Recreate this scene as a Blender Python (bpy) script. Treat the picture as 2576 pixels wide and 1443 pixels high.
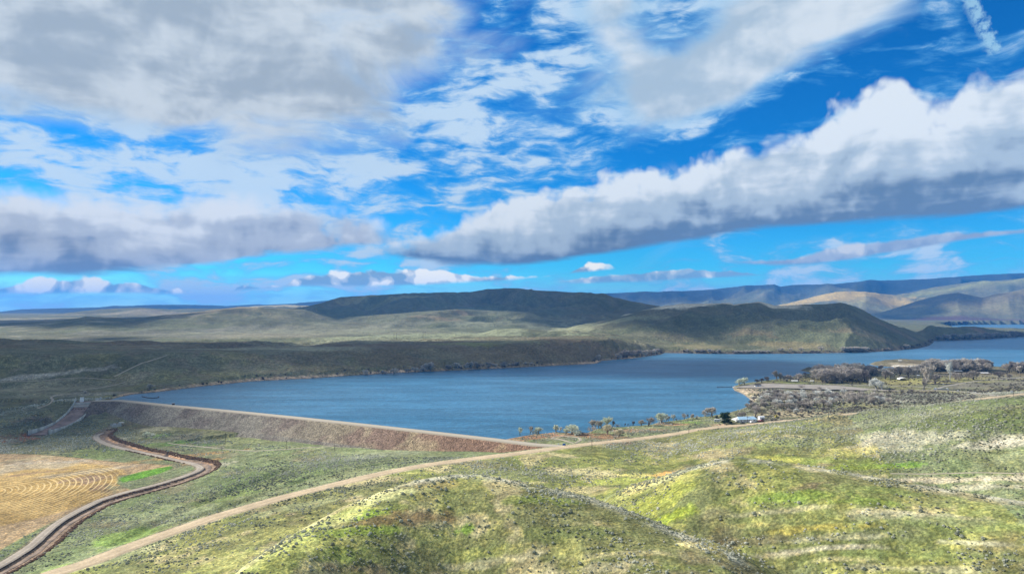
import bpy, math, random
import numpy as np

# ------------------------------------------------------------------ camera, sky, sun, exposure
scene = bpy.context.scene
for o in list(bpy.data.objects): bpy.data.objects.remove(o)
COL = scene.collection
PI = math.pi
F = 1718.0; CX = 1288.0; CY = 721.5; HCAM = 110.0        # focal length and centre in units of the 2576-wide view
PITCH = math.atan(63.5 / F)
cp, sp = math.cos(PITCH), math.sin(PITCH)
cam = bpy.data.cameras.new('camera'); cam_o = bpy.data.objects.new('camera', cam); COL.objects.link(cam_o)
cam.sensor_width = 36; cam.lens = 36 * F / 2576
cam.clip_start = 1; cam.clip_end = 120000
cam_o.location = (0, 0, HCAM); cam_o.rotation_euler = (PI / 2 + PITCH, 0, 0)
scene.camera = cam_o
scene.view_settings.view_transform = 'Standard'; scene.view_settings.look = 'None'
EXPO = 0.8; scene.view_settings.exposure = EXPO; scene.view_settings.gamma = 1

SUN_EL = math.radians(32); SUN_AZ = math.radians(-62)     # azimuth from +Y towards +X
sun_dir = np.array([math.sin(SUN_AZ) * math.cos(SUN_EL), math.cos(SUN_AZ) * math.cos(SUN_EL), math.sin(SUN_EL)])
sl = bpy.data.lights.new('sun', 'SUN'); so = bpy.data.objects.new('sun', sl); COL.objects.link(so)
sl.energy = 4.8; sl.angle = math.radians(0.5); sl.color = (1.0, 0.95, 0.86)
import mathutils
so.rotation_euler = mathutils.Vector(sun_dir).to_track_quat('Z', 'Y').to_euler()
so.location = (0, 0, 300)

def ray(x, y):
    u = (x - CX) / F; v = (CY - y) / F
    return np.array([u, cp - v * sp, sp + v * cp])
def azel(x, y):
    d = ray(x, y)
    return math.atan2(d[0], d[1]), math.atan2(d[2], math.hypot(d[0], d[1]))

# ---- node helper
class NB:
    def __init__(s, nt): s.nt = nt; s.N = nt.nodes; s.L = nt.links
    def n(s, t, **k):
        a = s.N.new(t)
        for q, v in k.items(): setattr(a, q, v)
        return a
    def put(s, inp, v):
        if isinstance(v, bpy.types.NodeSocket): s.L.new(v, inp)
        elif v is not None:
            if hasattr(inp, 'default_value') and isinstance(v, (tuple, list)) and len(v) == 3 and inp.type == 'RGBA': v = (*v, 1)
            inp.default_value = v
    def m(s, op, a, b=None, c=None, clamp=False):
        x = s.n('ShaderNodeMath', operation=op); x.use_clamp = clamp
        s.put(x.inputs[0], a)
        if b is not None: s.put(x.inputs[1], b)
        if c is not None: s.put(x.inputs[2], c)
        return x.outputs[0]
    def sm(s, v, lo, hi, a=0.0, b=1.0):
        x = s.n('ShaderNodeMapRange', interpolation_type='SMOOTHSTEP')
        s.put(x.inputs[0], v); s.put(x.inputs[1], lo); s.put(x.inputs[2], hi); s.put(x.inputs[3], a); s.put(x.inputs[4], b)
        return x.outputs[0]
    def lin(s, v, lo, hi, a=0.0, b=1.0):
        x = s.n('ShaderNodeMapRange'); x.clamp = True
        s.put(x.inputs[0], v); s.put(x.inputs[1], lo); s.put(x.inputs[2], hi); s.put(x.inputs[3], a); s.put(x.inputs[4], b)
        return x.outputs[0]
    def noise(s, vec, scale, detail=6, rough=0.55, dist=0.0, typ=None):
        x = s.n('ShaderNodeTexNoise'); x.noise_dimensions = '2D'; s.put(x.inputs['Vector'], vec)
        s.put(x.inputs['Scale'], scale); s.put(x.inputs['Detail'], detail); s.put(x.inputs['Roughness'], rough); s.put(x.inputs['Distortion'], dist)
        return x.outputs['Fac']
    def xyz(s, x, y, z=0.0):
        c = s.n('ShaderNodeCombineXYZ'); s.put(c.inputs[0], x); s.put(c.inputs[1], y); s.put(c.inputs[2], z); return c.outputs[0]
    def mix(s, f, a, b, bt='MIX'):
        x = s.n('ShaderNodeMix', data_type='RGBA', blend_type=bt); s.put(x.inputs[0], f)
        s.put(x.inputs[6], a); s.put(x.inputs[7], b); return x.outputs[2]
    def curve(s, v, pts):
        x = s.n('ShaderNodeFloatCurve'); s.put(x.inputs['Value'], v)
        c = x.mapping.curves[0]
        pts = sorted(pts)
        while len(c.points) < len(pts): c.points.new(0.5, 0.5)
        for p, q in zip(c.points, pts): p.location = q; p.handle_type = 'AUTO_CLAMPED'
        x.mapping.update(); return x.outputs[0]

def srgb(r, g, b):
    return tuple(((c / 255) / 12.92 if c <= 10 else (((c / 255) + .055) / 1.055) ** 2.4) for c in (r, g, b))

def build_world():
    w = bpy.data.worlds.new('World'); scene.world = w; w.use_nodes = True
    nt = w.node_tree; nt.nodes.clear(); B = NB(nt)
    out = B.n('ShaderNodeOutputWorld'); bg = B.n('ShaderNodeBackground')
    sky = B.n('ShaderNodeTexSky', sky_type='NISHITA'); sky.sun_disc = False
    sky.sun_elevation = SUN_EL; sky.sun_rotation = SUN_AZ; sky.altitude = 900; sky.air_density = 1.0; sky.dust_density = 0.3; sky.ozone_density = 3.0
    tc = B.n('ShaderNodeTexCoord'); sep = B.n('ShaderNodeSeparateXYZ'); B.L.new(tc.outputs['Generated'], sep.inputs[0])
    X, Y, Z = sep.outputs
    az = B.m('ARCTAN2', X, Y); el = B.m('ARCSINE', Z)
    a01 = B.m('MULTIPLY_ADD', az, 0.5, 0.5, clamp=True)
    def edge(pts):
        q = [azel(*p) for p in pts]
        return B.m('MULTIPLY', B.curve(a01, [(0.5 + 0.5 * a, max(0, min(1, e * 2))) for a, e in q]), 0.5)
    hs = B.n('ShaderNodeHueSaturation'); hs.inputs['Saturation'].default_value = SKY_SAT; hs.inputs['Hue'].default_value = SKY_HUE; hs.inputs['Value'].default_value = SKY_VAL
    B.L.new(sky.outputs[0], hs.inputs['Color'])
    K = 1.0 / BG                                           # cloud radiances are written as picture values
    col = B.mix(1.0, hs.outputs[0], SKY_TINT, 'MULTIPLY')
    # deeper blue aloft, cyan low down: the clear sky itself
    deep = B.sm(el, 0.035, 0.24)
    col = B.mix(1.0, col, B.mix(deep, B.mix(B.sm(el, 0.0, 0.07), SKY_HZ, SKY_LO), SKY_HI), 'MULTIPLY')
    def c(r, g, b, k=1.0): return tuple(v * K * k * CLOUD for v in srgb(r, g, b))
    P = B.xyz(az, el, 0.0)
    # warped coordinates for every cloud
    wn = B.n('ShaderNodeTexNoise'); B.put(wn.inputs['Vector'], P); wn.inputs['Scale'].default_value = 7; wn.inputs['Detail'].default_value = 4
    vs = B.n('ShaderNodeVectorMath', operation='SUBTRACT'); B.L.new(wn.outputs['Color'], vs.inputs[0]); vs.inputs[1].default_value = (.5, .5, .5)
    vm = B.n('ShaderNodeVectorMath', operation='MULTIPLY_ADD'); B.L.new(vs.outputs[0], vm.inputs[0]); vm.inputs[1].default_value = (.06, .04, 0); B.L.new(P, vm.inputs[2])
    PW = vm.outputs[0]
    def stretch(kx, ky, rot=0.0, src=None, off=(0, 0, 0)):
        mp = B.n('ShaderNodeMapping'); B.put(mp.inputs['Vector'], src or PW); mp.inputs['Scale'].default_value = (kx, ky, 1)
        mp.inputs['Rotation'].default_value = (0, 0, rot); mp.inputs['Location'].default_value = off
        return mp.outputs[0]
    # cauliflower noise with light from the left above, shared by the cumulus
    def billow(off):
        p = stretch(1, 1, 0, PW, off)
        n1 = B.noise(p, 9, 8, 0.5, 0.3)
        v = B.n('ShaderNodeTexVoronoi', feature='SMOOTH_F1'); v.voronoi_dimensions = '2D'; B.put(v.inputs['Vector'], p); v.inputs['Scale'].default_value = 26
        v.inputs['Detail'].default_value = 2; v.inputs['Roughness'].default_value = 0.5; v.inputs['Smoothness'].default_value = 0.5
        return B.m('MULTIPLY_ADD', B.m('SUBTRACT', 0.5, v.outputs['Distance']), 0.30, n1)
    bil = billow((0, 0, 0)); bil2 = billow((0.012, -0.020, 0))
    relief = B.m('SUBTRACT', bil, bil2)                     # >0 where the billow rises away from the sun side
    streak2 = B.noise(stretch(1.3, 7.5, 0.16), 3.0, 5, 0.5, 0.1)
    streak = B.noise(stretch(2.2, 13, 0.10), 2.2, 7, 0.55, 0.2)
    fine = B.noise(stretch(3.4, 13, 0.07), 5.0, 8, 0.60, 0.45)
    big = B.noise(stretch(1.2, 2.4, 0.2, None, (3.1, 1.7, 0)), 2.6, 4, 0.5)
    # --- thin mottled sheet high up
    def blob(x, y, rx, ry, ang=0.0):
        a0, e0 = azel(x, y); ca, sa = math.cos(ang), math.sin(ang)
        u = B.m('MULTIPLY', B.m('SUBTRACT', az, a0), F / rx); v = B.m('MULTIPLY', B.m('SUBTRACT', el, e0), F / ry)
        if ang:
            # ang is measured in picture space, right and up
            da = B.m('SUBTRACT', az, a0); de = B.m('SUBTRACT', el, e0)
            u = B.m('MULTIPLY', B.m('ADD', B.m('MULTIPLY', da, ca), B.m('MULTIPLY', de, sa)), F / rx)
            v = B.m('MULTIPLY', B.m('SUBTRACT', B.m('MULTIPLY', de, ca), B.m('MULTIPLY', da, sa)), F / ry)
        r2 = B.m('ADD', B.m('MULTIPLY', u, u), B.m('MULTIPLY', v, v))
        return B.m('POWER', 2.718, B.m('MULTIPLY', r2, -1.0))
    def total(bl):
        t = None
        for (x, y, rx, ry, ang, w) in bl:
            q = B.m('MULTIPLY', blob(x, y, rx, ry, ang), w)
            t = q if t is None else B.m('ADD', t, q)
        return t
    sheet_bias = total(SHEET)
    soft = B.noise(stretch(3.0, 7.5, 0.12, None, (2.2, 0.4, 3)), 2.6, 6, 0.55, 0.2)
    den = B.m('ADD', B.m('ADD', B.m('MULTIPLY', B.m('SUBTRACT', fine, .5), 1.15), B.m('MULTIPLY', B.m('SUBTRACT', soft, .5), 2.3)), B.m('ADD', sheet_bias, .50))
    a_sheet = B.m('MULTIPLY', B.sm(den, 0.22, 1.02), 0.95)
    shc = B.mix(B.sm(den, 0.45, 0.95), c(110, 190, 242), c(206, 229, 247))
    col = B.mix(a_sheet, col, shc)
    # --- big soft masses overhead
    def mass(bl, cols, thr, soft, rough_amp=0.35, seed=(0, 0, 0), tw=0.2):
        t = total(bl)
        nn = B.noise(stretch(1.6, 2.8, tw, PW, seed), 3.0, 8, 0.52, 0.4)
        d = B.m('ADD', t, B.m('MULTIPLY', B.m('SUBTRACT', nn, 0.5), rough_amp))
        al = B.sm(d, thr, thr + soft)
        sh = B.noise(stretch(1.6, 4.2, tw, PW, (seed[0] + 5, seed[1] + 2, 1)), 3.4, 6, 0.52, 0.3)
        sh = B.m('ADD', sh, B.m('ADD', B.m('MULTIPLY', relief, .38), B.m('MULTIPLY', B.m('SUBTRACT', streak, .5), .30)))
        cc = B.mix(B.sm(sh, 0.30, 0.70), cols[0], cols[1])
        cc = B.mix(B.sm(d, thr + soft * 1.1, thr + soft * 0.25), cc, cols[2])
        return al, cc
    for bl, cols, thr, soft, ra, seed, tw in MASSES:
        al, cc = mass(bl, [c(*q) for q in cols], thr, soft, ra, seed, tw)
        col = B.mix(al, col, cc)
    # --- banks with a flat base and a billowing top
    def bank(top, bot, amp, soft_t, soft_b, base_c, mid_c, top_c, base_h, relk=1.0, stk=.75, edge_l=None, edge_r=None, bamp=0.010, wisp=0.0, jag=None):
        et, eb = edge(top), edge(bot)
        nt_ = bil if jag is None else jag
        t = B.m('ADD', B.m('SUBTRACT', et, el), B.m('MULTIPLY', B.m('SUBTRACT', nt_, 0.56), amp))
        b = B.m('ADD', B.m('SUBTRACT', el, eb), B.m('MULTIPLY', B.m('SUBTRACT', streak, 0.5), bamp))
        al = B.m('MULTIPLY', B.sm(t, 0.0, soft_t), B.sm(b, 0.0, soft_b))
        if edge_l is not None:
            a0, a1 = azel(edge_l[0], 600)[0], azel(edge_l[1], 600)[0]; al = B.m('MULTIPLY', al, B.sm(az, a0, a1))
        if edge_r is not None:
            a0, a1 = azel(edge_r[0], 600)[0], azel(edge_r[1], 600)[0]; al = B.m('MULTIPLY', al, B.sm(az, a1, a0))
        hgt = B.m('DIVIDE', b, B.m('MAXIMUM', B.m('SUBTRACT', et, eb), 0.004))
        hh = B.m('ADD', hgt, B.m('ADD', B.m('MULTIPLY', B.m('SUBTRACT', streak2, 0.5), stk), B.m('MULTIPLY', relief, relk)))
        cc = B.mix(B.sm(hh, base_h[0], base_h[1]), base_c, mid_c)
        cc = B.mix(B.sm(hh, base_h[1], base_h[2]), cc, top_c)
        if wisp: al = B.m('MULTIPLY', al, B.sm(fine, wisp, wisp + 0.25))
        return al, cc
    for bk in BANKS:
        bk = dict(bk)
        for q in ('base_c', 'mid_c', 'top_c'): bk[q] = c(*bk[q])
        if bk.pop('usefine', False): bk['jag'] = fine
        al, cc = bank(**bk)
        col = B.mix(al, col, cc)
    # --- contrail
    (x0, y0), (x1, y1) = (2428, -20), (2508, 142)
    a0, e0 = azel(x0, y0); a1, e1 = azel(x1, y1)
    L = math.hypot(a1 - a0, e1 - e0); dx, dy = (a1 - a0) / L, (e1 - e0) / L
    pa = B.m('SUBTRACT', az, a0); pe = B.m('SUBTRACT', el, e0)
    along = B.m('ADD', B.m('MULTIPLY', pa, dx), B.m('MULTIPLY', pe, dy))
    cn = B.noise(stretch(1, 1, 0, P), 95, 4, 0.6)
    across = B.m('ADD', B.m('SUBTRACT', B.m('MULTIPLY', pa, dy), B.m('MULTIPLY', pe, dx)), B.m('MULTIPLY', B.m('SUBTRACT', cn, 0.5), 0.016))
    wd = B.sm(B.m('ABSOLUTE', across), 0.0105, 0.003)
    al = B.m('MULTIPLY', B.m('MULTIPLY', wd, B.sm(along, L, L * 0.9)), B.m('MULTIPLY', B.sm(along, -0.02, 0.0), B.sm(cn, 0.25, 0.62)))
    col = B.mix(B.m('MULTIPLY', al, 0.8), col, c(170, 215, 240))
    # unseen overcast added above the frame to lift and neutralise the ambient light
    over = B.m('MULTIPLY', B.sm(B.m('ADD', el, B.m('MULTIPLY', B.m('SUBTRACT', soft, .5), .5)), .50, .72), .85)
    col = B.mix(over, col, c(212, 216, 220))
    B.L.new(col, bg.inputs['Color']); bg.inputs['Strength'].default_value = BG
    B.L.new(bg.outputs[0], out.inputs[0])
    w.cycles.sampling_method = 'MANUAL'; w.cycles.sample_map_resolution = 512

HAZE = 4.2e-5; STK = 0.75; BG = 0.1; CLOUD = 0.95 / 2 ** EXPO
SKY_SAT = 1.25; SKY_HUE = 0.5; SKY_VAL = 2 ** (0.55 - EXPO); SKY_TINT = (0.75, 1.0, 1.1)
SKY_HZ = (0.75, 0.95, 1.0); SKY_LO = (0.20, 0.80, 1.0); SKY_HI = (0.045, 0.56, 0.80)
SHEET = [(800, 400, 700, 200, 0.10, 0.20), (1250, 350, 420, 180, 0.15, 0.06), (150, 420, 420, 130, -0.25, 0.22), (520, 470, 260, 70, -0.1, 0.14),
         (1500, 260, 330, 140, 0.25, 0.07), (1180, 520, 300, 60, 0.1, 0.05), (2250, 640, 500, 40, 0.1, 0.16), (900, 640, 300, 30, 0, 0.14), (60, 260, 120, 40, 0, 0.14),
         (950, 200, 260, 60, 0.3, -0.16), (700, 395, 200, 50, -.4, -0.12), (1900, 330, 420, 90, 0.35, -0.22), (2300, 130, 300, 90, 0.4, -0.22), (150, 225, 160, 26, 0, -0.14),
         (1750, 560, 700, 80, 0.1, -0.2), (1700, 625, 500, 26, 0.1, -0.22), (450, 685, 500, 14, 0, -0.2), (1370, 400, 180, 40, 0.1, -0.1)]
MASSES = [
    # blobs, colours (dark, light, rim), threshold, softness, noise, seed, twist
    ([(200, 20, 620, 190, 0, 1.15), (520, 190, 330, 110, -.25, 0.75), (900, 20, 420, 140, .2, 0.65), (-150, 60, 400, 170, 0, 0.5)],
     [(168, 183, 197), (212, 222, 230), (184, 212, 238)], 0.20, 0.62, 1.6, (1.3, 4.1, 0), -0.25),
    ([(1560, 60, 130, 130, 0, 0.75), (1950, 40, 420, 110, .35, 0.85), (1780, 215, 170, 60, .5, 0.75), (2150, 10, 330, 80, .3, 0.55)],
     [(176, 198, 217), (222, 233, 242), (150, 202, 240)], 0.22, 0.60, 1.35, (7.3, 2.1, 0), 0.35),
]
BANKS = [
    # low small cumulus along the horizon
    dict(top=[(-300, 720), (0, 715), (130, 693), (300, 706), (420, 716), (560, 722), (600, 702), (700, 712), (735, 690), (860, 668), (1050, 672), (1250, 692), (1400, 680), (1520, 655), (1560, 668)],
         bot=[(-300, 745), (0, 744), (500, 744), (720, 722), (1000, 722), (1300, 706), (1560, 682)], amp=0.030, soft_t=0.004, soft_b=0.006,
         base_c=(150, 182, 204), mid_c=(214, 226, 232), top_c=(282, 278, 262), base_h=(0.0, 0.45, 0.9), relk=5.0, edge_r=(1500, 1570), bamp=0.012),
    dict(top=[(1380, 704), (1600, 680), (1760, 672), (1950, 679)], bot=[(1380, 722), (1600, 716), (1950, 690)], amp=0.018, soft_t=0.003, soft_b=0.006,
         base_c=(142, 184, 214), mid_c=(180, 208, 226), top_c=(252, 254, 248), base_h=(0.0, 0.5, 1.0), relk=4.0, edge_l=(1380, 1480), edge_r=(1900, 1960), bamp=0.01),
    dict(top=[(1800, 645), (1960, 642), (2100, 612), (2300, 590), (2600, 560), (2900, 530)], bot=[(1800, 662), (2000, 670), (2200, 648), (2400, 614), (2600, 590), (2900, 560)], amp=0.018, soft_t=0.005, soft_b=0.006,
         base_c=(152, 176, 206), mid_c=(180, 198, 220), top_c=(222, 228, 234), base_h=(0.0, 0.6, 1.1), relk=3.0, edge_l=(1800, 1900), bamp=0.01),
    # grey left bank
    dict(top=[(-500, 360), (0, 400), (200, 410), (350, 430), (500, 440), (640, 445), (780, 462), (900, 505), (980, 555), (1060, 600)],
         bot=[(-500, 700), (0, 702), (300, 694), (500, 676), (620, 655), (800, 640), (1000, 618), (1100, 606)], amp=0.085, soft_t=0.045, soft_b=0.010,
         base_c=(128, 148, 176), mid_c=(190, 201, 216), top_c=(232, 239, 246), base_h=(-0.15, 0.24, 0.62), relk=.7, stk=1.15, edge_r=(900, 1130), bamp=0.024),
    # the long white bank on the right with its dark flat base
    dict(top=[(840, 612), (980, 592), (1100, 565), (1200, 505), (1300, 440), (1420, 418), (1560, 425), (1700, 398), (1850, 345), (1960, 318), (2050, 292), (2130, 218), (2200, 200), (2275, 196), (2300, 222), (2345, 240), (2440, 168), (2510, 132), (2600, 125), (2900, 60)],
         bot=[(840, 636), (980, 652), (1150, 672), (1350, 666), (1500, 650), (1700, 620), (1850, 592), (2100, 572), (2400, 546), (2600, 532), (2900, 520)], amp=0.085, soft_t=0.022, soft_b=0.010,
         base_c=(108, 136, 168), mid_c=(182, 202, 220), top_c=(234, 243, 250), base_h=(0.06, 0.38, 0.70), relk=.55, stk=.8, edge_l=(840, 1060), bamp=0.022),
]
build_world()
# ------------------------------------------------------------------ terrain, as numbers first
def table_noise(seed):
    rs = np.random.RandomState(seed); T = rs.rand(256, 256).astype(np.float32)
    def f(x, y):
        xi = np.floor(x).astype(np.int64); yi = np.floor(y).astype(np.int64)
        fx = (x - xi); fy = (y - yi); fx = fx * fx * (3 - 2 * fx); fy = fy * fy * (3 - 2 * fy)
        a = T[xi & 255, yi & 255]; b = T[(xi + 1) & 255, yi & 255]; c = T[xi & 255, (yi + 1) & 255]; d = T[(xi + 1) & 255, (yi + 1) & 255]
        return (a * (1 - fx) + b * fx) * (1 - fy) + (c * (1 - fx) + d * fx) * fy
    return f
TN = [table_noise(k) for k in range(8)]
def fbm(x, y, scale, oct=4, k=0, ridged=False, gain=0.5):
    s = 0; a = 1; t = 0; f = 1.0 / scale; x0, y0 = x, y
    for o in range(oct):
        n = TN[(k + o) % 8](x * f + 17.3 * o + 3.7 * k, y * f + 9.1 * o)
        if ridged: n = 1 - np.abs(2 * n - 1)
        s = s + a * n; t += a; a *= gain; f *= 2.03
        x, y = x * 0.8 - y * 0.6, x * 0.6 + y * 0.8
    return s / t                                            # 0..1
def sstep(x, a, b):
    t = np.clip((x - a) / (b - a), 0, 1); return t * t * (3 - 2 * t)

def Pz(x, y, z):
    d = ray(x, y); t = (z - HCAM) / d[2]; return d[0] * t, d[1] * t, z
def PD(x, y, D):
    d = ray(x, y); t = D / math.hypot(d[0], d[1]); return d[0] * t, d[1] * t, HCAM + d[2] * t

# ground heights read off the view: (x, y, height over the lake)
CT = [(0,1443,-19),(126,1443,-16.5),(0,1350,-19),(200,1400,-16.5),(361,1361,-13.5),(541,1298,-10.5),(722,1247,-6.5),(859,1211,-3),(967,1187,0),(1075,1168,2),(1183,1153,3.5),
 (1292,1139,4.5),(1400,1126,5),(1508,1113,5),(1617,1101,5),(1717,1085,4.5),(1825,1070,4),(1934,1062,4),(2042,1049,6),(2150,1040,8),
 (700,1443,-2),(450,1443,-9),(1000,1443,2),(1288,1443,4),(1600,1443,6),(1900,1443,9),(2250,1443,11),(2576,1443,14),(1900,1385,7),(2250,1355,9),(2576,1330,11),(1700,1350,4),
 (1560,1290,3),(1480,1200,4),(1300,1170,4),(1100,1180,3),(1620,1150,5),(1717,1130,6),(1900,1130,10),(2100,1150,12),(2400,1182,11),(2576,1215,9),(2576,1180,12),(1800,1110,7),
 (541,1087,-13),(397,1071,-14),(686,1097,-12.5),(858,1118,-11),(1111,1129,-5),(1291,1135,1),(300,1072,-14),(250,1100,-15),(500,1130,-13),(700,1130,-11),(900,1140,-9),
 (1050,1146,-5),(300,1160,-16),(0,1150,-17),(0,1250,-18),(200,1250,-18),(400,1250,-16.5),(300,1320,-17),(500,1170,-14),(600,1200,-12),(800,1170,-8),(650,1250,-10),
 (0,1095,-16),(90,1100,-17),(60,1060,-9),(0,1040,-6),(0,1000,-3),(100,1010,-1),(200,985,3),(300,972,3),(0,960,3),(150,962,4),(350,960,6),
 (0,862,24),(0,840,31),(0,820,42),(800,852,27),(800,822,44),(1200,850,27),(1200,822,44),(1450,832,38),(400,855,26),(400,825,40),
 (2340,972,5),(2100,966,3),(2400,940,4),(2576,950,7),(2200,1000,4),(2100,1030,4),(1900,1040,3),(1950,1010,2.5),(2576,972,11),(2380,985,7),(2576,990,20),(2500,997,17),(2300,1010,8),
 (1700,1066,2.5),(1600,1078,2.2),(1500,1100,4),(1400,1105,3.5)]
CP = [Pz(*c) for c in CT]
for r_, z_ in ((2600, 30), (4000, 45), (7000, 60), (12000, 85), (26000, 100)):
    for azd in (-60, -36, -18, 0, 16): CP.append((r_ * math.sin(math.radians(azd)), r_ * math.cos(math.radians(azd)), z_ if azd < 10 else z_ * .6))
    for azd in (25, 33, 60): CP.append((r_ * math.sin(math.radians(azd)), r_ * math.cos(math.radians(azd)), 3 if r_ < 6500 else 30))
for x, y, z in ((0, 180, 8), (-150, 150, -8), (150, 170, 14), (0, 60, 8), (-60, 40, 4), (60, 40, 10), (-500, 300, -18), (-300, 140, -14), (500, 300, 22), (300, 150, 16), (900, 600, 30), (-1100, 700, 5), (-1800, 1000, 20), (1700, 1000, 14), (-700,560,-14), (1100,1150,3)):
    CP.append((x, y, z))
CP = np.array(CP)
def warp(x, y): return np.arctan2(x, y), np.log(np.hypot(x, y))
ca_, cl_ = warp(CP[:, 0], CP[:, 1])
KC = 0.035
def kern(d2): return -np.sqrt(d2 + KC * KC)
A = kern((ca_[:, None] - ca_[None]) ** 2 + (cl_[:, None] - cl_[None]) ** 2)
n_ = len(CP)
M = np.zeros((n_ + 3, n_ + 3)); M[:n_, :n_] = A + np.eye(n_) * -0.004
Q = np.stack([np.ones(n_), ca_, cl_], 1); M[:n_, n_:] = Q; M[n_:, :n_] = Q.T
W = np.linalg.solve(M, np.concatenate([CP[:, 2], [0, 0, 0]]))
GA = np.linspace(math.radians(-63), math.radians(63), 420); GL = np.linspace(math.log(15), math.log(30000), 640)
gaa, gll = np.meshgrid(GA, GL)
GB = W[n_] + W[n_ + 1] * gaa + W[n_ + 2] * gll
for k in range(n_): GB = GB + W[k] * kern((gaa - ca_[k]) ** 2 + (gll - cl_[k]) ** 2)
def bil(G, ga, gl, a, l):
    u = np.clip((a - ga[0]) / (ga[-1] - ga[0]) * (len(ga) - 1), 0, len(ga) - 1.001); v = np.clip((l - gl[0]) / (gl[-1] - gl[0]) * (len(gl) - 1), 0, len(gl) - 1.001)
    i = u.astype(int); j = v.astype(int); fu = u - i; fv = v - j
    return (G[j, i] * (1 - fu) + G[j, i + 1] * fu) * (1 - fv) + (G[j + 1, i] * (1 - fu) + G[j + 1, i + 1] * fu) * fv
def base(a, l): return bil(GB, GA, GL, a, l)
def smax(a, b, k):
    h = np.clip(0.5 + 0.5 * (a - b) / k, 0, 1); return b * (1 - h) + a * h + k * h * (1 - h)

# ridges: (x, y, distance) along a crest line, front run-out, back run-out, softness, sharpness, gully strength
RIDGES = [
 dict(p=[(560,1470,270),(600,1443,284),(700,1372,303),(780,1325,318),(859,1280,333),(967,1236,343),(1039,1211,350),(1147,1195,356),(1219,1197,354),(1328,1218,346),(1436,1243,338),(1544,1276,329),(1617,1305,320),(1689,1337,311),(1760,1366,302),(1840,1392,294)], f=.30, b=.17, k=1.2, e=1.1, g=.0, fade=160, near=.93),
 dict(p=[(1520,1262,396),(1560,1240,394),(1640,1212,388),(1717,1186,381),(1789,1164,381),(1862,1153,383),(1970,1164,377),(2078,1182,369),(2187,1200,364),(2295,1218,361),(2439,1243,356),(2600,1268,351),(2900,1300,350)], f=.27, b=.15, k=1.2, e=1.1, g=.0, fade=60, near=.945, fr=900),
 dict(p=[(1750,1100,560),(1850,1085,561),(1950,1068,575),(2042,1056,592),(2150,1041,593),(2300,1024,578),(2450,1009,567),(2600,999,558),(2900,990,550)], f=.30, b=.20, k=3, e=1.0, g=.06, fade=80, fr=900),
 dict(p=[(-500,880,1400),(0,880,1374),(400,882,1346),(800,879,1389),(1000,872,1461),(1150,866,1527),(1300,862,1562),(1450,850,1691),(1530,855,1669),(1600,872,1650),(1650,886,1700),(1680,894,1720)], f=.185, b=.6, k=5, e=.9, g=.42, fade=60),
 dict(p=[(1180,858,2100),(1250,832,2100),(1330,830,2100),(1400,842,2100),(1470,856,2100)], f=.12, b=.3, k=4, e=1.0, g=.2, fade=40),
 dict(p=[(1330,850,2250),(1405,834,2350),(1500,814,2480),(1600,786,2600),(1660,772,2650),(1717,765,2700),(1838,763,2700),(1846,766,2700),(1862,763,2700),(1910,760,2700),(1930,764,2700),(1946,768,2700),(2067,766,2700),(2114,763,2700),(2168,766,2660),(2184,774,2630),(2217,789,2600),(2300,804,2680),(2350,821,3100),(2400,825,3400),(2450,823,3500),(2517,828,3500),(2600,834,3500),(2900,840,3500)], f=.31, b=.25, k=6, e=.85, g=.22, fade=30, fr=500),
 dict(p=[(-500,815,3700),(0,817,3700),(133,809,3700),(217,798,3700),(333,803,3700),(433,791,3700),(600,772,3700),(700,776,3700),(767,779,3700),(850,800,3700)], f=.35, b=.25, k=10, e=1.0, g=.25, fade=60),
 dict(p=[(600,790,4300),(720,779,4500),(775,771,4600),(830,757,4700),(858,749,4800),(958,745,4900),(1058,739,4900),(1148,739,4900),(1191,735,4900),(1225,729,4900),(1318,728,4900),(1358,731,4900),(1425,734,4900),(1441,738,4900),(1508,740,4900),(1541,749,4900),(1591,761,4800),(1658,769,4600),(1750,790,4400)], f=.42, b=.25, k=14, e=.8, g=.35, fade=60),
 dict(p=[(860,800,3500),(1000,789,3500),(1150,778,3500),(1300,784,3500),(1450,787,3600),(1550,792,3600),(1650,800,3500)], f=.2, b=.25, k=12, e=1.0, g=.4, fade=80),
 dict(p=[(2130,802,9300),(2200,790,9300),(2250,776,9300),(2310,757,9300),(2370,741,9300),(2410,737,9300),(2470,750,9300),(2520,738,9400),(2600,722,9500),(2900,700,9500)], f=.17, b=.12, k=16, e=.9, g=.35, fade=60),
 dict(p=[(1930,775,11200),(1964,766,11200),(2017,754,11200),(2067,741,11200),(2100,735,11200),(2177,735,11200),(2210,740,11300),(2250,742,11500),(2284,738,11600),(2350,724,11600),(2444,711,11600),(2600,698,11600),(2900,680,11600)], f=.25, b=.2, k=18, e=.9, g=.2, fade=40),
 dict(p=[(-500,800,9500),(0,797,9500),(150,789,9500),(250,778,9500),(350,774,9500),(427,778,9500),(483,776,9500),(560,777,9500),(640,770,9000),(717,767,9000),(800,770,9000),(900,780,9000)], f=.2, b=.15, k=18, e=1.0, g=.35, fade=60),
 dict(p=[(1300,750,15000),(1508,741,14500),(1591,736,14000),(1631,736,14000),(1717,734,14000),(1850,724,14000),(1947,720,14000),(1964,725,14000),(2000,721,14000),(2067,720,14000),(2200,708,14000),(2350,701,14000),(2484,692,14000),(2600,687,14000),(3000,680,14000)], f=.3, b=.2, k=25, e=.75, g=.4, fade=60),
 dict(p=[(-500,790,15000),(0,784,15000),(50,778,15000),(250,773,15000),(283,769,15000),(333,769,15000),(433,766,15000),(533,767,15000),(567,769,15000),(650,765,15000),(667,766,15000),(750,763,15000),(833,756,15000),(950,762,15000),(1200,770,15000)], f=.22, b=.2, k=20, e=.8, g=.4, fade=60),
]
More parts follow.
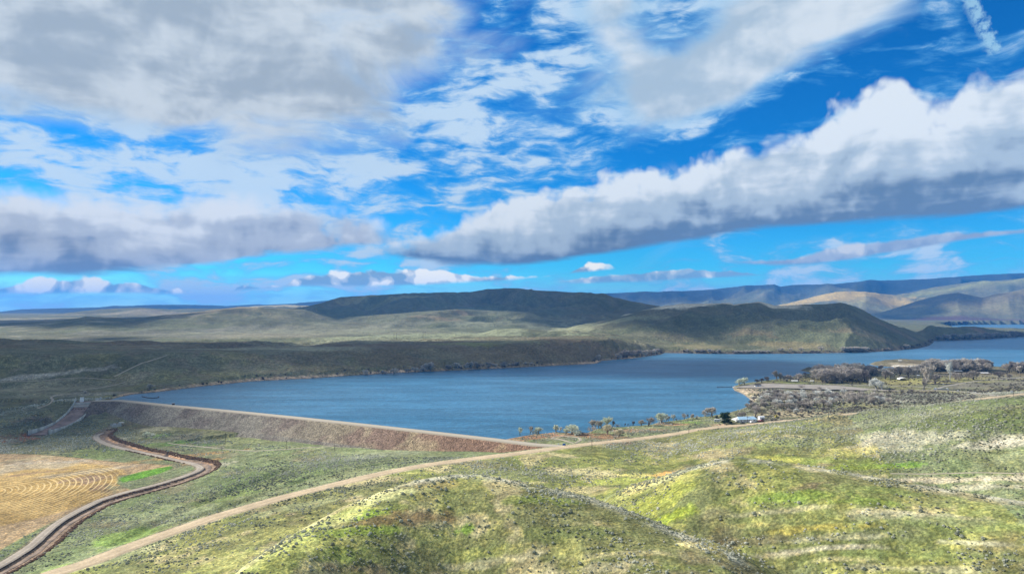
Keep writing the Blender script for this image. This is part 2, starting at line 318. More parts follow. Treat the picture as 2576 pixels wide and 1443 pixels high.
def add_ridge(z, a, l, R, X, Y):
    pts = [PD(x_, y_, D_ * R.get('near', 1.0)) for x_, y_, D_ in R['p']]
    ra = np.array([math.atan2(p[0], p[1]) for p in pts]); rz = np.array([p[2] for p in pts]); rl = np.array([math.log(math.hypot(p[0], p[1])) for p in pts])
    zc = np.interp(a, ra, rz); lc = np.interp(a, ra, rl)
    fd = R['fade'] / F
    fr = R.get('fr', 0) / F or fd; en = sstep(a, ra[0] - fd, ra[0] + fd * .3) * sstep(-a, -ra[-1] - fr, -ra[-1] + min(fd, fr) * .3)
    bc = base(a, lc)
    t = l - lc
    g = R['g']; far_k = min(1.0, max(0.0, (math.exp(rl.mean() if hasattr(rl, 'mean') else rl[0]) - 1200) / 2500))
    if g:
        sc = math.exp(lc.mean() if hasattr(lc, 'mean') else lc) * 0.09
        gu = fbm(X, Y, sc, 3, 2, True) - 0.55
    u = np.where(t < 0, -t / R['f'], t / R['b'])
    uu = np.clip(u, 0, 1)
    if g: uu = np.clip(uu - gu * g * np.minimum(uu * 4, 1) * (1 - uu) * 3, 0, 1)
    prof = (0.5 + 0.5 * np.cos(PI * uu ** R['e']))
    zr = base(a, l) + (zc - bc) * prof * en
    wq = np.clip(prof * en * 5, 0, 1); zr = zr - (1 - wq * wq * (3 - 2 * wq)) * (R['k'] * 1.3 + 6 * far_k)
    return smax(z, zr, R['k'])

def seg_dist(x, y, poly, closed=False):
    """distance, arc length and side of the nearest point of a polyline"""
    best = np.full(x.shape, 1e9); s = np.zeros(x.shape); side = np.zeros(x.shape); acc = 0
    n = len(poly); rng = range(n if closed else n - 1)
    for i in rng:
        ax, ay = poly[i][:2]; bx, by = poly[(i + 1) % n][:2]
        dx, dy = bx - ax, by - ay; L2 = dx * dx + dy * dy + 1e-9
        t = np.clip(((x - ax) * dx + (y - ay) * dy) / L2, 0, 1)
        px = ax + t * dx; py = ay + t * dy; d = np.hypot(x - px, y - py); mk = d < best
        best = np.where(mk, d, best); s = np.where(mk, acc + t * math.sqrt(L2), s)
        side = np.where(mk, np.sign(dx * (y - ay) - dy * (x - ax)), side)
        acc += math.sqrt(L2)
    return best, s, side
def inside(x, y, poly):
    c = np.zeros(x.shape, bool); n = len(poly); j = n - 1
    for i in range(n):
        xi, yi = poly[i][:2]; xj, yj = poly[j][:2]
        c ^= ((yi > y) != (yj > y)) & (x < (xj - xi) * (y - yi) / (yj - yi + 1e-12) + xi)
        j = i
    return c

DAM = [Pz(208,1006,5), Pz(240,1008,5), Pz(300,1006,5), Pz(437,1020,5), Pz(600,1035,5), Pz(760,1051,5), Pz(930,1069,5), Pz(1100,1088,5), Pz(1240,1104,5), Pz(1345,1117,5), Pz(1420,1122,5)]
LAKE_PX = [(290,1001),(330,992),(400,985),(500,972),(640,958),(800,950),(870,945),(1000,937),(1150,931),(1300,924),(1400,919),(1500,914),(1515,907),(1600,900),(1664,891),
 (1672,887),(1760,889),(1850,890),(2000,889),(2150,887),(2250,882),(2310,876),(2338,869),(2347,862),(2350,857),(2400,856),(2480,853),(2576,846),(2700,843),(3100,843),
 (3100,905),(2700,915),(2576,922),(2520,925),(2440,920),(2400,914),(2330,909),(2260,907),(2210,911),(2185,915),(2200,919),(2250,923),(2240,929),(2190,928),(2130,925),(2060,926),(2010,931),(2040,937),(2060,940),(2010,944),(1980,951),(1950,956),(1905,962),(1880,965),(1850,969),(1842,973),(1847,981),(1870,991),(1886,1003),(1892,1012),
 (1880,1022),(1860,1031),(1810,1043),(1740,1053),(1700,1059),(1664,1063),(1620,1071),(1560,1075),(1500,1078),(1482,1086),(1470,1092),(1440,1092),(1400,1088),(1340,1092),(1300,1099),(1270,1105)]
LAKE = [Pz(x, y, 0)[:2] for x, y in LAKE_PX] + [p[:2] for p in DAM[8:0:-1]]
ARM_PX = [(2352,821),(2400,817.5),(2480,816),(2576,815.5),(2680,815.5),(2760,822),(2680,833),(2576,832),(2400,829)]
ARM = [Pz(x, y, 0)[:2] for x, y in ARM_PX]
dam_line = [(p[0], p[1]) for p in DAM]

def relief(X, Y):
    a, l = np.arctan2(X, Y), np.log(np.hypot(X, Y)); r = np.hypot(X, Y)
    z = base(a, l)
    far = sstep(r, 1400, 3000)
    z = z + far * (fbm(X, Y, 900, 5, 1) - .5) * 30 * sstep(r, 2000, 4500)
    for R in RIDGES: z = add_ridge(z, a, l, R, X, Y)
    near = 1 - sstep(r, 1200, 1900)
    fld = 1 - sstep(seg_dist(X, Y, [Pz(60,1150,-17)[:2], Pz(0,1250,-18)[:2], Pz(0,1380,-18)[:2]])[0], 60, 110)
    hl = 1 - sstep(r, 520, 700); nn = (fbm(X, Y, 60, 2, 3) - .5) * (3.0 - 2.0 * hl) + (fbm(X, Y, 14, 3, 5) - .5) * (.9 - .3 * hl)
    z = z + nn * near * (1 - fld * .9) * sstep(r, 60, 200) + (fbm(X, Y, 120, 5, 4, True) - .55) * 8 * sstep(r, 1250, 1700)
    # drainage furrows on the slope left of the road
    dl, s, sd = seg_dist(X, Y, [Pz(760,1165,-8)[:2], Pz(560,1235,-12)[:2], Pz(420,1295,-14)[:2], Pz(300,1360,-15)[:2]])
    z = z - 2.2 * np.exp(-(dl / 5.0) ** 2) * sstep(s, 0, 20)
    dl, s, sd = seg_dist(X, Y, [Pz(1000,1158,-3)[:2], Pz(800,1195,-7)[:2], Pz(600,1262,-11)[:2], Pz(480,1310,-13)[:2]])
    z = z - 1.8 * np.exp(-(dl / 4.5) ** 2)
    return z
def shore(X, Y, z):
    r = np.hypot(X, Y)
    ins = inside(X, Y, LAKE); d, s, sd = seg_dist(X, Y, LAKE, True)
    d = np.maximum(d + (fbm(X, Y, 14, 3, 6) - .5) * 5.0 * np.clip(d / 6, 0, 1), 0)
    dd, ds, side = seg_dist(X, Y, dam_line)
    nearnorth = (Y > 900) & (X < 250)
    bank = np.where(nearnorth, 1.4 + 1.0 * fbm(X, Y, 40, 2, 2), 0.35)
    rise = 0.15 + bank * sstep(d, 0, 4.0) + np.minimum(d * 0.035, 1.2)
    damzone = (side < 0) & (X < 60) & (Y < 860)             # downstream of the dam
    out = np.where(damzone & (dd < 700) & (Y < 900), z, np.maximum(z, rise))
    # ease the natural slope down to the waterline
    out = np.where(damzone, out, np.minimum(out, rise + np.maximum(d - 3, 0) * 0.55))
    zin = -0.2 - np.minimum(d * 0.12, 8)
    z = np.where(ins, np.minimum(z, zin), out)
    ins2 = inside(X, Y, ARM)
    z = np.where(ins2, -3, z)
    z = np.where((~ins2) & (~ins) & (r > 3600) & (r < 6500) & (X > 1500), np.maximum(z, 1.5), z)
    return z, d, ins

AZ = np.concatenate([np.linspace(-60, -39, 50, endpoint=False), np.linspace(-39, 39, 1320), np.linspace(39, 60, 51)[1:]]) * PI / 180
rr = [25.0]
while rr[-1] < 28000:
    r0 = rr[-1]
    k = 0.03 if r0 < 150 else (0.0036 if r0 < 1700 else (0.006 if r0 < 4000 else 0.011))
    rr.append(r0 * (1 + k))
RR = np.array(rr); LR = np.log(RR)
AA, RRm = np.meshgrid(AZ, RR)
X = RRm * np.sin(AA); Y = RRm * np.cos(AA)
Z0 = relief(X, Y); Z0, DSH, INS = shore(X, Y, Z0)
print('grid', X.shape)

def zat(x, y, Z):
    a = math.atan2(x, y); l = math.log(math.hypot(x, y))
    i = int(np.clip(np.searchsorted(AZ, a) - 1, 0, len(AZ) - 2)); j = int(np.clip(np.searchsorted(LR, l) - 1, 0, len(LR) - 2))
    fu = (a - AZ[i]) / (AZ[i + 1] - AZ[i]); fv = (l - LR[j]) / (LR[j + 1] - LR[j])
    return float((Z[j, i] * (1 - fu) + Z[j, i + 1] * fu) * (1 - fv) + (Z[j + 1, i] * (1 - fu) + Z[j + 1, i + 1] * fu) * fv)
def hit(x, y, Z=None, water=True, rmin=100):
    """where the line of sight through a picture point meets the ground"""
    if Z is None: Z = Z1
    d = ray(x, y); h = math.hypot(d[0], d[1]); a = math.atan2(d[0], d[1]); te = d[2] / h
    i = int(np.clip(np.searchsorted(AZ, a) - 1, 0, len(AZ) - 2)); fu = (a - AZ[i]) / (AZ[i + 1] - AZ[i])
    col = Z[:, i] * (1 - fu) + Z[:, i + 1] * fu
    if water: col = np.where((col < 0) & (INS[:, i]), 0, col)
    zr = HCAM + te * RR; df = zr - col
    js = np.where((df[1:] <= 0) & (df[:-1] > 0) & (RR[1:] > rmin))[0]
    if len(js) == 0: j = len(RR) - 2; t = 0
    else: j = js[0]; t = df[j] / (df[j] - df[j + 1])
    r = RR[j] + t * (RR[j + 1] - RR[j])
    return np.array([r * math.sin(a), r * math.cos(a), col[j] * (1 - t) + col[j + 1] * t])

# ---- roads: a path in the view, dropped on the ground, smoothed, then bedded in the ground
def resample(P, step):
    P = np.array(P, float); d = np.r_[0, np.cumsum(np.hypot(*np.diff(P[:, :2], axis=0).T))]
    n = max(int(d[-1] / step), 2); t = np.linspace(0, d[-1], n)
    Q = np.stack([np.interp(t, d, P[:, k]) for k in range(P.shape[1])], 1)
    for _ in range(6): Q[1:-1] = Q[1:-1] * .5 + (Q[:-2] + Q[2:]) * .25
    return Q
def path(px, step=3.0, zs=20, Z=None):
    P = [hit(x, y, Z0 if Z is None else Z) for x, y in px]
    Q = resample(P, step)
    q = Q[:, 2].copy()
    q = np.array([zat(a, b, Z0) for a, b, _ in Q])
    for _ in range(zs): q[1:-1] = q[1:-1] * .5 + (q[:-2] + q[2:]) * .25
    Q[:, 2] = np.maximum(q, 0.5) if False else q
    return Q
ROADS = {}
ROADS['main'] = (path([(60,1470),(126,1443),(217,1417),(289,1388),(361,1361),(451,1330),(541,1298),(632,1272),(722,1247),(794,1229),(859,1213),(967,1187),(1075,1168),(1183,1153),(1292,1139),(1400,1126),(1508,1113),(1617,1101),(1717,1086),(1825,1072),(1934,1062),(2042,1050),(2120,1042)], 3, 60), 7.4)
mr = ROADS['main'][0]
tail = [Pz(2250,1031,12), Pz(2350,1018,15), Pz(2430,1008,17), Pz(2500,998,19), Pz(2576,990,21), Pz(2700,980,24)]
ROADS['main'] = (np.concatenate([mr, resample([tuple(mr[-1])] + tail, 3)]), 10.5)
ROADS['park'] = (resample([Pz(2520,996,19), Pz(2440,985.5,13), Pz(2390,982,9.5), Pz(2340,981,7), Pz(2250,982,5), Pz(2190,979,4.2)], 3), 6.0)
ROADS['park2'] = (resample([Pz(2352,980,7.4), Pz(2372,972,6.5), Pz(2420,963,6), Pz(2470,956,6), Pz(2560,949,7), Pz(2650,945,8)], 3), 5.0)
ROADS['park3'] = (resample([Pz(2345,974,6.8), Pz(2290,971,5.0), Pz(2230,969,4.3), Pz(2140,967,3.8), Pz(2050,967,3.4)], 3), 3.5)
ROADS['park4'] = (resample([Pz(2576,952,7), Pz(2490,945,5), Pz(2420,944,4.5), Pz(2360,943,4), Pz(2250,945,4)], 3), 3.5)
ROADS['canal_road'] = (path([(299,1070),(267,1081),(240,1095),(242,1103),(262,1114),(300,1125),(342,1134),(410,1149),(456,1159),(490,1166),(507,1174),(497,1184),(456,1199),(387,1220),(319,1236),(251,1256),(194,1284),(148,1311),(114,1338),(75,1373),(34,1400),(0,1420),(-60,1450)], 2.5, 30), 5.6)
CANAL = path([(275,1086),(256,1094),(262,1101),(280,1110),(320,1122),(391,1138),(430,1148),(490,1158),(530,1166),(520,1183),(462,1206),(395,1226),(325,1244),(259,1264),(202,1294),(165,1317),(131,1348),(88,1386),(30,1420),(-40,1455)], 2.5, 40)
ROADS['track_a'] = (path([(330,1066),(380,1070),(392,1076),(375,1083),(352,1092),(345,1098),(360,1104),(420,1113),(500,1122),(570,1130),(640,1134),(720,1129),(850,1121),(1000,1118)], 3, 20), 2.6)
ROADS['track_b'] = (path([(380,1072),(460,1076),(560,1086),(700,1098),(820,1112)], 3, 20), 2.4)
ROADS['track_c'] = (path([(0,1052),(60,1038),(100,1024),(130,1010),(134,1004),(126,999),(138,994),(160,991)], 3, 10), 3.0)
ROADS['track_d'] = (path([(0,961),(60,957),(140,952),(230,950),(290,955)], 4, 10), 4.5)
ROADS['track_e'] = (path([(288,946),(320,930),(350,915),(380,905),(420,893)], 4, 10), 3.6)
ROADS['track_f'] = (path([(200,981),(245,975),(290,967),(315,960)], 4, 10), 3.4)
ROADS['track_g'] = (path([(1375,1101),(1400,1102),(1430,1110),(1445,1114)], 2, 10), 3.0)
ROADS['track_h'] = (path([(1388,1104),(1392,1098),(1420,1096),(1455,1099),(1462,1105),(1448,1114)], 2, 10), 2.6)
ROADS['track_i'] = (path([(2240,1190),(2330,1192),(2450,1186),(2576,1190)], 3, 10), 2.2)

def carve(Z, P, half, soft, drop):
    P = np.asarray(P); m = half + soft + 5
    a0 = np.arctan2(P[:, 0], P[:, 1]); l0 = np.hypot(P[:, 0], P[:, 1])
    i0, i1 = np.searchsorted(AZ, a0.min() - m / l0.min()), np.searchsorted(AZ, a0.max() + m / l0.min()); j0, j1 = np.searchsorted(RR, l0.min() - m), np.searchsorted(RR, l0.max() + m)
    x = X[j0:j1, i0:i1]; y = Y[j0:j1, i0:i1]; z = Z[j0:j1, i0:i1]
    sub = P[::2] if len(P) > 60 else P
    best = np.full(x.shape, 1e9); zz = np.zeros(x.shape)
    for k in range(len(sub) - 1):
        ax, ay, az_ = sub[k]; bx, by, bz = sub[k + 1]
        dx, dy = bx - ax, by - ay; L2 = dx * dx + dy * dy + 1e-9
        # only the nearby block
        t = np.clip(((x - ax) * dx + (y - ay) * dy) / L2, 0, 1); d = np.hypot(x - ax - t * dx, y - ay - t * dy); mk = d < best
        best = np.where(mk, d, best); zz = np.where(mk, az_ + t * (bz - az_), zz)
    w = 1 - sstep(best, half, half + soft)
    Z[j0:j1, i0:i1] = z * (1 - w) + (zz - drop) * w
Z1 = Z0.copy()
for nm, (P, wd) in ROADS.items(): carve(Z1, P, wd / 2 + 1.2, 6 if wd > 4 else 3, 0.22 if wd > 3 else 0.12)
LOT_PX = [(1845,973),(1885,967.5),(1925,964),(2010,966),(2060,967.5),(2120,970),(2190,977),(2250,981),(2240,983.5),(2180,980.5),(2060,978),(1960,974.5),(1900,975.5)]
LOT = [Pz(x, y, 3.6) for x, y in LOT_PX]
m_ = inside(X, Y, LOT) | (seg_dist(X, Y, LOT, True)[0] < 3) if False else None
ld, _, _ = seg_dist(X[700:, :], Y[700:, :], LOT, True); li = inside(X[700:, :], Y[700:, :], LOT)
ld = np.where(li, 0, ld); w = (1 - sstep(ld, 2, 14)) * (DSH[700:] > 1.0) * (~INS[700:]); Z1[700:] = Z1[700:] * (1 - w) + np.minimum(3.35, 0.15 + DSH[700:] * .5) * w
# house pad
hp = Pz(1876, 1064, 4.2)
pd = np.hypot(X - hp[0], Y - hp[1]); w = 1 - sstep(pd, 18, 34); Z1 = Z1 * (1 - w) + 4.2 * w
# canal bed
cz = CANAL.copy(); carve(Z1, cz, 2.2, 6.5, 1.7)
# spillway channel
SPW = [Pz(222,1008,2.2), Pz(214,1020,-1.5), Pz(196,1040,-7.5), Pz(165,1065,-14.5), Pz(120,1086,-17.5), Pz(95,1094,-18.0)]
SP = resample(SPW, 3); carve(Z1, SP, 12, 7, 0.9)
# keep the ground below the embankment body
dd, ds, sd = seg_dist(X[500:1000], Y[500:1000], dam_line)
Zs = Z1[500:1000]; up = sd > 0
Z1[500:1000] = np.where((dd < 10) & (~up), np.minimum(Zs, 3.0), Zs) + 2.9 * sstep(dd, 8, 24) * (1 - sstep(dd, 34, 95)) * (~up) * sstep(-X[500:1000], -30, 170) * (Y[500:1000] < 800) * (seg_dist(X[500:1000], Y[500:1000], [tuple(p[:2]) for p in SP])[0] > 30)
# ------------------------------------------------------------------ tagging and mesh helpers
def tag(o, label=None, cat=None, group=None, kind=None):
    if label: o['label'] = label
    if cat: o['category'] = cat
    if group: o['group'] = group
    if kind: o['kind'] = kind
    return o
def mesh_np(name, V, Fq, mat=None, smooth=False, parent=None, cols=None, attrs=None):
    """V (n,3), Fq (m,3|4) arrays or a list of faces"""
    me = bpy.data.meshes.new(name)
    V = np.asarray(V, np.float32)
    if isinstance(Fq, np.ndarray):
        k = Fq.shape[1]; me.vertices.add(len(V)); me.vertices.foreach_set('co', V.ravel())
        me.loops.add(Fq.size); me.loops.foreach_set('vertex_index', Fq.astype(np.int32).ravel())
        me.polygons.add(len(Fq)); me.polygons.foreach_set('loop_start', np.arange(0, Fq.size, k, dtype=np.int32))
        if smooth: me.polygons.foreach_set('use_smooth', np.ones(len(Fq), bool))
        me.update(calc_edges=True)
    else:
        me.from_pydata([tuple(map(float, v)) for v in V], [], Fq); me.update()
        if smooth: me.polygons.foreach_set('use_smooth', np.ones(len(me.polygons), bool))
    if cols is not None:
        at = me.color_attributes.new('col', 'FLOAT_COLOR', 'POINT')
        c = np.ones((len(V), 4), np.float32); c[:, :3] = cols; at.data.foreach_set('color', c.ravel())
    for k_, v in (attrs or {}).items():
        at = me.attributes.new(k_, 'FLOAT', 'POINT'); at.data.foreach_set('value', np.asarray(v, np.float32).ravel())
    if mat: me.materials.append(mat)
    o = bpy.data.objects.new(name, me); COL.objects.link(o)
    if parent: o.parent = parent
    return o
def empty(name, loc, rz=0):
    o = bpy.data.objects.new(name, None); o.location = loc; o.rotation_euler = (0, 0, rz); o.empty_display_size = 1; COL.objects.link(o); return o
def material(name):
    m = bpy.data.materials.new(name); m.use_nodes = True; nt = m.node_tree; nt.nodes.clear(); B = NB(nt)
    out = B.n('ShaderNodeOutputMaterial'); p = B.n('ShaderNodeBsdfPrincipled'); B.L.new(p.outputs[0], out.inputs[0])
    return m, B, p, out
def simple(name, col, rough=0.8, noise=0.15, scale=2.0, metal=0.0, spec=0.3):
    m, B, p, out = material(name)
    tc = B.n('ShaderNodeTexCoord'); f = B.noise(tc.outputs['Object'], scale, 5)
    k = B.sm(f, 0.3, 0.7, 1 - noise, 1 + noise)
    B.put(p.inputs['Base Color'], B.mix(1.0, (*col, 1), B.xyz(k, k, k), 'MULTIPLY'))
    p.inputs['Roughness'].default_value = rough; p.inputs['Metallic'].default_value = metal; p.inputs['Specular IOR Level'].default_value = spec
    return m

# ------------------------------------------------------------------ ground cover colours
def C(r, g, b): return np.array([r, g, b], np.float32)
SAGE = C(.140, .145, .090); DARK = C(.090, .098, .066); OLIVE = C(.185, .18, .085); GREEN = C(.172, .194, .064); BRIGHT = C(.21, .34, .045)
YEL = C(.40, .385, .13); STRAW = C(.46, .39, .22); PALE = C(.50, .46, .36); BROWN = C(.21, .155, .115); SOIL = C(.33, .19, .115); GREY = C(.20, .195, .165); TAN = C(.42, .30, .18)
WHITE = C(.58, .55, .48); ORANGE = C(.45, .26, .10); MUD = C(.12, .085, .062)
NA = X.shape
colr = np.zeros(NA + (3,), np.float32); colr[:] = SAGE
def blend(c, w):
    global colr
    w = np.clip(w, 0, 1)[..., None]; colr = colr * (1 - w) + c * w
R_ = np.hypot(X, Y)
n60 = fbm(X, Y, 60, 5, 1); n20 = fbm(X, Y, 22, 4, 2); n8 = fbm(X, Y, 8, 3, 3); n250 = fbm(X, Y, 260, 5, 4); n900 = fbm(X, Y, 900, 5, 5)
nearm = 1 - sstep(R_, 620, 820)
farm = sstep(R_, 1250, 1500)
blend(OLIVE, sstep(n60, .42, .62) * .8)
blend(BROWN, sstep(n20, .56, .72) * .35)
# the near hills: spring grass
md, ms, mside = seg_dist(X, Y, [tuple(p[:2]) for p in ROADS['main'][0][::8]])
hills_w = nearm * (mside < 0)
blend(GREEN, hills_w * (.55 + .45 * sstep(n20 + n8 * .3, .45, .75)))
blend(OLIVE, hills_w * sstep(n60, .45, .65) * .55)
blend(YEL, hills_w * sstep(n8 * .6 + n20 * .4, .50, .66) * .5)
blend(C(.12, .145, .05), hills_w * sstep(fbm(X, Y, 5, 3, 1), .52, .68) * .3)
blend(STRAW, hills_w * sstep(fbm(X, Y, 18, 5, 6), .57, .68) * .6)
blend(BROWN, hills_w * sstep(fbm(X, Y, 40, 5, 7), .60, .72) * .4)
left_w = nearm * (mside > 0)
blend(C(.15, .19, .085), left_w * (.5 + .4 * sstep(n20, .4, .6)))
blend(C(.24, .26, .15), left_w * sstep(n8 * .5 + n60 * .5, .48, .62) * .5)
blend(BROWN, left_w * sstep(fbm(X, Y, 35, 4, 0), .58, .7) * .4)
# far country
blend(DARK, farm * .65)
blend(C(.105, .120, .068), farm * sstep(n250, .42, .62) * .7)
blend(C(.165, .128, .082), farm * (1 - sstep(R_, 1650, 1900)) * (.35 + .5 * sstep(n60, .42, .6)))
blend(C(.17, .155, .10), farm * sstep(fbm(X, Y, 110, 5, 2), .55, .68) * .45)
blend(C(.028, .036, .040), sstep(R_, 12000, 12900))  # cloud shade on the farthest ridges, put into a darker ground colour
def ell(x, y, rx, ry, c, w=1.0, nz=.35, Z=None):
    """a patch of ground cover with a ragged edge, centred where the view point falls on the ground"""
    h = hit(x, y); D = math.hypot(h[0], h[1]); a = math.atan2(h[0], h[1])
    h2 = hit(x, y - ry); h3 = hit(x, y + ry)
    up = max(math.hypot(*h2[:2]) - D, D * .004); dn = max(D - math.hypot(*h3[:2]), D * .004)
    up = min(up, dn * 3); dn = min(dn, up * 3)
    i0, i1 = np.searchsorted(AZ, a - 2.2 * rx / F), np.searchsorted(AZ, a + 2.2 * rx / F); j0, j1 = np.searchsorted(RR, D - 2.2 * dn), np.searchsorted(RR, D + 2.2 * up)
    if i1 <= i0 or j1 <= j0: return
    aa = AA[j0:j1, i0:i1]; r = RRm[j0:j1, i0:i1]
    u = (aa - a) * F / rx; v = np.where(r > D, (r - D) / up, (r - D) / dn)
    q = np.sqrt(u * u + v * v) + (fbm(X[j0:j1, i0:i1], Y[j0:j1, i0:i1], D * rx / F * .30 + 2, 6, 3, False, .62) - .5) * 2 * nz * 3.2
    ww = (1 - sstep(q, .55, 1.25)) * w
    colr[j0:j1, i0:i1] = colr[j0:j1, i0:i1] * (1 - ww[..., None]) + c * ww[..., None]
